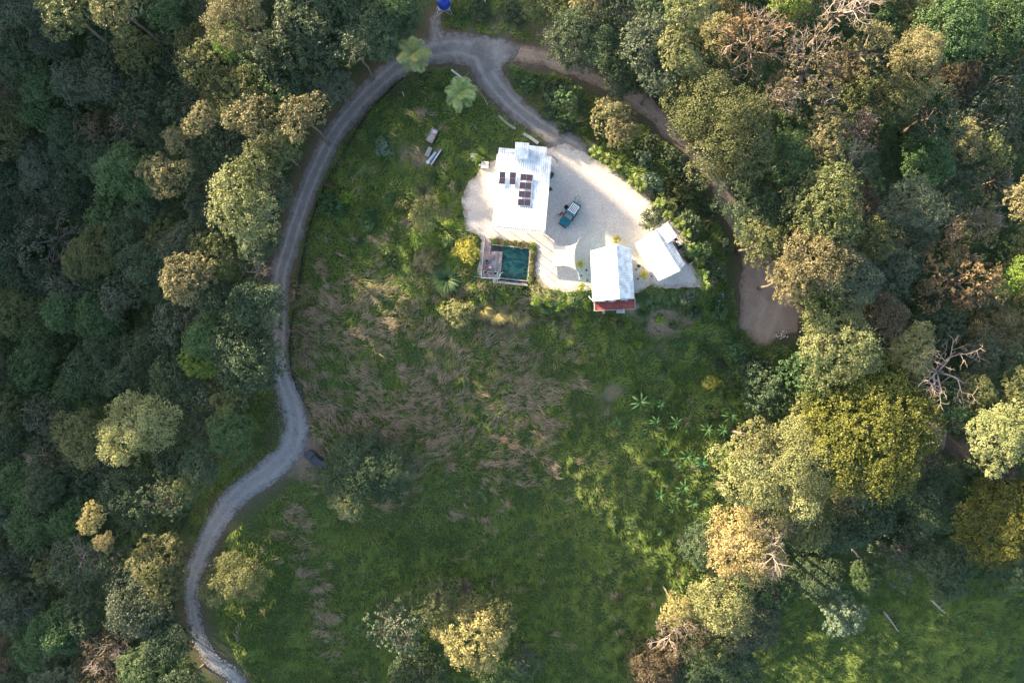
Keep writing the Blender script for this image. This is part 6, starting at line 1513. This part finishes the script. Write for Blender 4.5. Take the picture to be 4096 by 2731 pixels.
t = thing('floor_jack', 'red floor jack with a long handle beside the teal car', 'jack', W(2244,855,0), math.radians(35))
mb = MB(); mb.box((0,0,.12),(.6,.26,.10)); mb.box((.1,0,.2),(.35,.14,.1)); mb.lathe([(.08,.0),(.08,.06)], c=(.25,0,.27), sides=12); mb.build('jack_body', M_REDJ, t, bevel=.015)
mb = MB(); mb.tube([(-.28,0,.2),(-.7,.1,.4),(-1.1,.2,.55)], .018, 6); mb.build('handle', M_DARK, t)
for sx in (-1,1):
    for sy in (-1,1): mb = MB(); mb.lathe([(.05,-.03),(.05,.03)], M=Matrix.Rotation(math.pi/2,3,'X'), sides=10); mb.build('castor', M_DARK, t, loc=(sx*.25,sy*.15,.05))
for (a, b, s_, lab) in ((2237,866,.2,'small dark tool left of the red jack'),(2220,871,.14,'short dark bar on the gravel left of the teal car'),(2230,860,.16,'dark wrench by the jack handle')):
    mb = MB(); mb.tube([(-s_,0,.02),(s_*.7,.03,.02)], .018, 6); mb.lathe([(.04,0),(.05,.02),(.03,.035)], c=(s_*.8,.04,0), sides=10); o = mb.build('hand_tool', M_DARK); o.location = W(a, b, .07); o.rotation_euler[2] = a; tag(o, lab, 'tool')
p1 = Gv(1234,1812); p2 = Gv(1302,1852); pc_ = Gv(1269,1834)
t2, _ = car('parked_car', 'dark grey off-roader parked nose to the road under a tree', 1269, 1834, pc_.z + .03, math.atan2(-(1812 - 1850), (1234 - 1302)), 4.3, 1.8, 1.8, M_BLKP, M_GLASS, False, 1.35)
t2.location = (pc_.x, pc_.y, pc_.z + .02); t2.rotation_euler = (0, 0, math.atan2(p1.y - p2.y, p1.x - p2.x))

# ---- blue tank on its stand, white pole
pt = Gv(1775, 12, 2.0)
t = thing('tank_stand', 'white tube stand carrying the blue water tank', 'stand', (pt.x, pt.y, pt.z))
for sx in (-1,1):
    for sy in (-1,1):
        mb = MB(); mb.tube([(sx*1.5,sy*1.35,-.2),(sx*.95,sy*.95,1.5)], .05, 6); mb.build('leg', M_STEEL, t)
mb = MB()
for sx in (-1,1): bar(mb, (sx*.95,-1.0,1.5),(sx*.95,1.0,1.5),.08,.08); bar(mb, (-1.0,sx*.95,1.46),(1.0,sx*.95,1.46),.08,.07); mb.tube([(sx*1.4,-1.3,.0),(0,-1.0,1.45)], .03, 5)
mb.box((0,0,1.54),(2.0,2.0,.05)); mb.build('platform', M_STEEL, t)
t = thing('water_tank', 'round blue plastic water tank on its stand at the top edge', 'water tank', (pt.x, pt.y, pt.z + 1.57))
mb = MB(); mb.lathe([(.9,0),(1.02,.05),(1.03,.3),(1.0,.34),(1.03,.38),(1.03,.8),(1.0,.84),(1.03,.88),(1.03,1.25),(.9,1.42),(.45,1.55),(.28,1.57)], sides=32); mb.build('shell', M_BLUE, t, True)
mb = MB(); mb.lathe([(.28,1.56),(.30,1.60),(.28,1.66),(.05,1.68)], sides=20); mb.build('lid', M_BLUE, t, True); mb = MB(); mb.tube([(-.9,-.5,.1),(-1.25,-.7,.1),(-1.3,-.75,-1.5)], .03, 6); mb.build('outlet_pipe', M_WHITE, t)
p = Gv(1940, 14, .5); mb = MB(); mb.tube([(0,0,-.2),(.03,.25,2.2),(.05,.4,4.4)], [.12,.11,.09], 10); mb.box((.05,.4,4.3),(.9,.07,.07)); o = mb.build('utility_pole', M_WHITE, smooth=False); o.location = p; tag(o, 'pale utility pole on the top edge right of the tank', 'pole')

# ---- junk on the slope
p = Gv(1730, 546); t = thing('rusty_trailer_bed', 'rusty white metal trailer bed dumped in the weeds', 'trailer bed', p + Vector((0,0,.1)), math.radians(62))
mb = MB(); mb.box((0,0,.35),(2.3,1.15,.08)); 
for s in (-1,1): mb.box((0,s*.58,.43),(2.3,.05,.16)); mb.box((s*1.15,0,.43),(.05,1.12,.16))
mb.build('bed', M_RUST, t, bevel=.01); mb = MB()
for i in range(5): mb.box((-.8+i*.4,.18,.402),(.06,.6,.02))
mb.box((.75,-.1,.41),(.5,.7,.03)); mb.build('ribs', M_STEEL, t)
for s in (-1,1):
    mb = MB(); mb.box((s*.8,0,.12),(.1,1.0,.36)); mb.build('crossbeam', M_DARK, t)
p = Gv(1715, 610); t = thing('plank_lid', 'small grey plank lid lying below the rusty trailer bed', 'board', p + Vector((0,0,.35)), math.radians(66))
mb = MB()
for i in range(4): mb.box((0,-.27+i*.18,0),(1.55,.165,.04))
mb.build('planks', M_CONC, t); mb = MB(); mb.box((-.5,0,-.05),(.08,.7,.05)); mb.box((.5,0,-.05),(.08,.7,.05)); mb.build('battens', M_WOOD, t)
for i, (a, b, c, d, m_, wd_, lab) in enumerate(((1768,600,1726,662,M_WHITE,.14,'long white metal channel on the scrap pile'),(1764,596,1722,664,M_RUST,.16,'long rusty metal channel beside the white one'),(1748,612,1719,652,M_CYAN,.10,'blue-white pipe on the scrap pile'),(1744,612,1716,645,M_STEEL,.30,'grey sheet metal strip on the scrap pile'),(1770,604,1733,668,M_DARK,.10,'dark beam on the right side of the scrap pile'))):
    A_ = Gv(a, b) + Vector((0,0,.45)); B_ = Gv(c, d) + Vector((0,0,.42)); mb = MB(); ct_ = (A_ + B_) / 2; dv = (B_ - A_).normalized(); sv = dv.cross(Vector((0,0,1))).normalized()
    bar(mb, A_ - ct_, B_ - ct_, wd_, .03); bar(mb, A_ - ct_ + sv * wd_ * .5 + Vector((0,0,.04)), B_ - ct_ + sv * wd_ * .5 + Vector((0,0,.04)), .02, .08); bar(mb, A_ - ct_ - sv * wd_ * .5 + Vector((0,0,.04)), B_ - ct_ - sv * wd_ * .5 + Vector((0,0,.04)), .02, .08)
    o = mb.build('metal_beam', m_); o.location = ct_; tag(o, lab, 'metal beam', 'scrap metal pile')
p = Gv(1713, 652); mb = MB(); mb.lathe([(.1,0),(.26,.06),(.28,.2),(.24,.22),(.2,.1),(.05,.08)], sides=18); o = mb.build('bucket', M_WHITE, smooth=True); o.location = p + Vector((0,0,.3)); tag(o, 'pale round basin at the lower end of the scrap pile', 'basin')
# slab seat with a rail
t = thing('slab_seat', 'pink-grey stone slab seat with a rail left of the house', 'seat', W(1940,662,0), math.radians(-4))
mb = MB(); mb.box((0,0,.2),(1.2,1.1,.4)); mb.build('slab', M_CONCP, t, bevel=.03); mb = MB(); mb.tube([(-.85,.72,.8),(.75,.72,.8)], .05, 8); mb.tube([(-.75,.72,0),(-.75,.72,.8)], .04, 6); mb.tube([(.66,.72,0),(.66,.72,.8)], .04, 6); mb.tube([(.70,.7,.8),(.72,-.4,.3)], .03, 6); mb.build('rail', M_DARK, t)
mb = MB(); mb.lathe([(.1,0),(.17,.05),(.18,.3),(.1,.4),(.05,.42)], sides=14); o = mb.build('gas_bottle', M_WHITE, smooth=True); o.location = W(1920,662,0); tag(o, 'small white bottle left of the slab seat', 'bottle')
# concrete drive walls
def lowwall(name, pts, wdt, h, m, lab, cat, up=.0):
    q = [Gv(a, b) for a, b in pts]; mb = MB(); c = q[0].copy()
    for a, b in zip(q[:-1], q[1:]):
        d = (b - a).normalized(); s = Vector((-d.y, d.x, 0)).normalized() * wdt / 2; e = Vector((d.x, d.y, 0)) * .02
        top = [a - s - e, b - s + e, b + s + e, a + s - e]; vs = [v - c + Vector((0,0,h)) for v in top] + [v - c - Vector((0,0,.6)) for v in top]
        mb.add(vs, [(0,1,2,3),(7,6,5,4),(0,4,5,1),(1,5,6,2),(2,6,7,3),(3,7,4,0)])
    o = mb.build(name, m); o.location = c; tag(o, lab, cat); return o
lowwall('concrete_wall', [(1806,283),(1830,302),(1862,328),(1884,346)], .28, .45, M_CONCP, 'pale concrete wall at the top of the driveway slope', 'wall')
lowwall('concrete_wall', [(1910,362),(1935,390),(1950,420)], .12, .2, M_CONC, 'thin grey kerb behind the driveway palm', 'kerb')
lowwall('concrete_wall', [(1996,466),(2016,486),(2040,505),(2062,518)], .36, .3, M_CONC, 'grey concrete retaining wall along the middle driveway', 'wall')
lowwall('concrete_wall', [(2094,538),(2125,556),(2152,575)], .45, .4, M_CONCP, 'short pale concrete wall beside the house roof corner', 'wall')
lowwall('concrete_wall', [(2208,625),(2228,640),(2226,652)], .2, .15, M_CONC, 'small concrete drain edge at the house corner', 'kerb')
for (a, b, c, d, lab, m_) in ((1612,372,1618,390,'short white pipe in the weeds below the tall palm',M_WHITE),(1890,498,1908,522,'grey plank in the weeds above the house',M_CONC),(1840,300,1872,345,'dark beam behind the top driveway wall',M_WOOD)):
    A_ = Gv(a, b) + Vector((0,0,.4)); B_ = Gv(c, d) + Vector((0,0,.4)); mb = MB(); mb.tube([A_ - A_, B_ - A_], .045, 7); mb.lathe([(.06,-.02),(.06,.02)], sides=8); o = mb.build('pipe', m_); o.location = A_; tag(o, lab, 'pipe')
# black silt fence with stakes down the right side of the road
FN = catmull([(1615,312,0),(1560,360,0),(1500,420,0),(1440,500,0),(1385,590,0),(1335,680,0),(1300,740,0),(1262,830,0),(1232,930,0),(1212,1020,0),(1195,1120,0),(1180,1220,0),(1166,1300,0),(1158,1380,0),(1160,1440,0),(1172,1500,0),(1190,1560,0),(1235,1640,0),(1262,1690,0)], 4)
q = [Gv(a, b) for a, b, _ in FN]; root = thing('silt_fence', 'long black sheet fence on stakes along the right road edge', 'fence', q[0]); mb = MB(); mb2 = MB(); c = q[0]
for i, (a, b) in enumerate(zip(q[:-1], q[1:])):
    d = (b - a).normalized(); s = Vector((-d.y, d.x, 0)).normalized() * .03; lean = Vector((-d.y, d.x, 0)).normalized() * .16 * (1 if i % 3 else .4)
    vs = [a - s - c - Vector((0,0,.2)), b - s - c - Vector((0,0,.2)), b - s - c + lean + Vector((0,0,.55)), a - s - c + lean + Vector((0,0,.55)), a + s - c - Vector((0,0,.2)), b + s - c - Vector((0,0,.2)), b + s - c + lean + Vector((0,0,.55)), a + s - c + lean + Vector((0,0,.55))]
    mb.add(vs, [(0,1,2,3),(7,6,5,4),(0,4,5,1),(1,5,6,2),(2,6,7,3),(3,7,4,0)])
    if i % 2 == 0: mb2.tube([a - c + s * 2 - Vector((0,0,.2)), a - c + s * 2 + lean + Vector((0,0,.8))], .03, 5)
mb.build('sheet', M_FENCE, root); st = mb2.build('stakes', M_WOOD, root)
# loose white stones along the road edges
r = np.random.default_rng(77); mb = MB(); ns = 0
WP = wpath(catmull(MAIN, 8)); cand = [p for p in WP if toPX(p[0], p[1], -12)[1] > 1350]
for _ in range(2600):
    i = r.integers(0, len(cand) - 1); a = cand[i]; b = cand[i + 1]; t = r.uniform(); x = a[0] + (b[0] - a[0]) * t; y = a[1] + (b[1] - a[1]) * t; hw = a[2]
    d = Vector((b[0] - a[0], b[1] - a[1], 0)).normalized(); s = Vector((-d.y, d.x, 0)); py_ = toPX(x, y, -12)[1]
    k = r.normal(1.0, .10) * r.choice([-1, 1]) if r.uniform() < .55 else r.uniform(-.8, .8)
    if 1580 < py_ < 1760 and r.uniform() < .5: k = 1.0 + abs(r.normal(0, .22))
    x += s.x * k * hw; y += s.y * k * hw; z = float(H(x, y)) + .07; sz = r.uniform(.03, .085); M = Matrix.Rotation(r.uniform(0, 6), 3, 'Z')
    mb.box((x, y, z + sz * .3), (sz * r.uniform(1, 2), sz * r.uniform(.8, 1.4), sz), M, None, .6)
o = mb.build('loose_stones', mat('pale stone', (.55,.55,.56), .9, nscale=2, namt=.3)); tag(o, 'pale loose stones strewn along the lower road edges', 'stones', kind='stuff')
# rubbish heap and fallen trunks
p = Gv(2880, 1190); t = thing('rubbish_heap', 'small heap of dark, red and blue rubbish beside the track', 'rubbish', p)
rr_ = random.Random(3)
for m_, nn_, nm in ((M_BLACK, 9, 'dark_bags'), (M_REDJ, 3, 'red_scraps'), (M_CYAN, 3, 'blue_scraps')):
    mb = MB()
    for _ in range(nn_): mb.lathe([(.02,0),(.2,.05),(.22,.18),(.1,.3),(.02,.31)], c=(rr_.uniform(-.6,.6), rr_.uniform(-.6,.6), .25), sides=7)
    mb.build(nm, m_, t)
def log(px1, py1, px2, py2, r0, lab, up=.3):
    A_ = Gv(px1, py1) + Vector((0,0,up)); B_ = Gv(px2, py2) + Vector((0,0,up)); mb = MB(); n = 7; pts = [A_.lerp(B_, i / n) - A_ + Vector((rr_.uniform(-.08,.08), rr_.uniform(-.08,.08), rr_.uniform(-.05,.1))) for i in range(n + 1)]
    mb.tube(pts, [r0 * (1 - .5 * i / n) for i in range(n + 1)], 9)
    for i in (2, 4, 5): v = pts[i]; mb.tube([v, v + Vector((rr_.uniform(-.9,.9), rr_.uniform(-.9,.9), .4))], [r0 * .4, .02], 5)
    o = mb.build('fallen_trunk', M_PALE, smooth=True); o.location = A_; tag(o, lab, 'tree trunk')
log(3720,2395,3775,2448,.28,'pale fallen trunk lying in the lower right glade'); log(3372,2162,3425,2225,.22,'pale leaning trunk above the feathery tree in the glade', 2.0); log(3530,2440,3590,2520,.22,'brown fallen trunk left of the pale one in the glade')
for (a, b, r_, lab) in ((3120,1335,.5,'pile of burnt grey ash at the end of the brown clearing'),):
    p = Gv(a, b); mb = MB(); r = np.random.default_rng(9)
    for _ in range(60): s_ = float(r.uniform(.04, .13)); mb.box((p.x + float(r.normal(0,.6)), p.y + float(r.normal(0,.5)), p.z + .08), (s_ * 2, s_, s_), Matrix.Rotation(float(r.uniform(0,6)), 3, 'Z'), None, .6)
    o = mb.build('ash_pile', M_CONCP); tag(o, lab, 'ash pile')
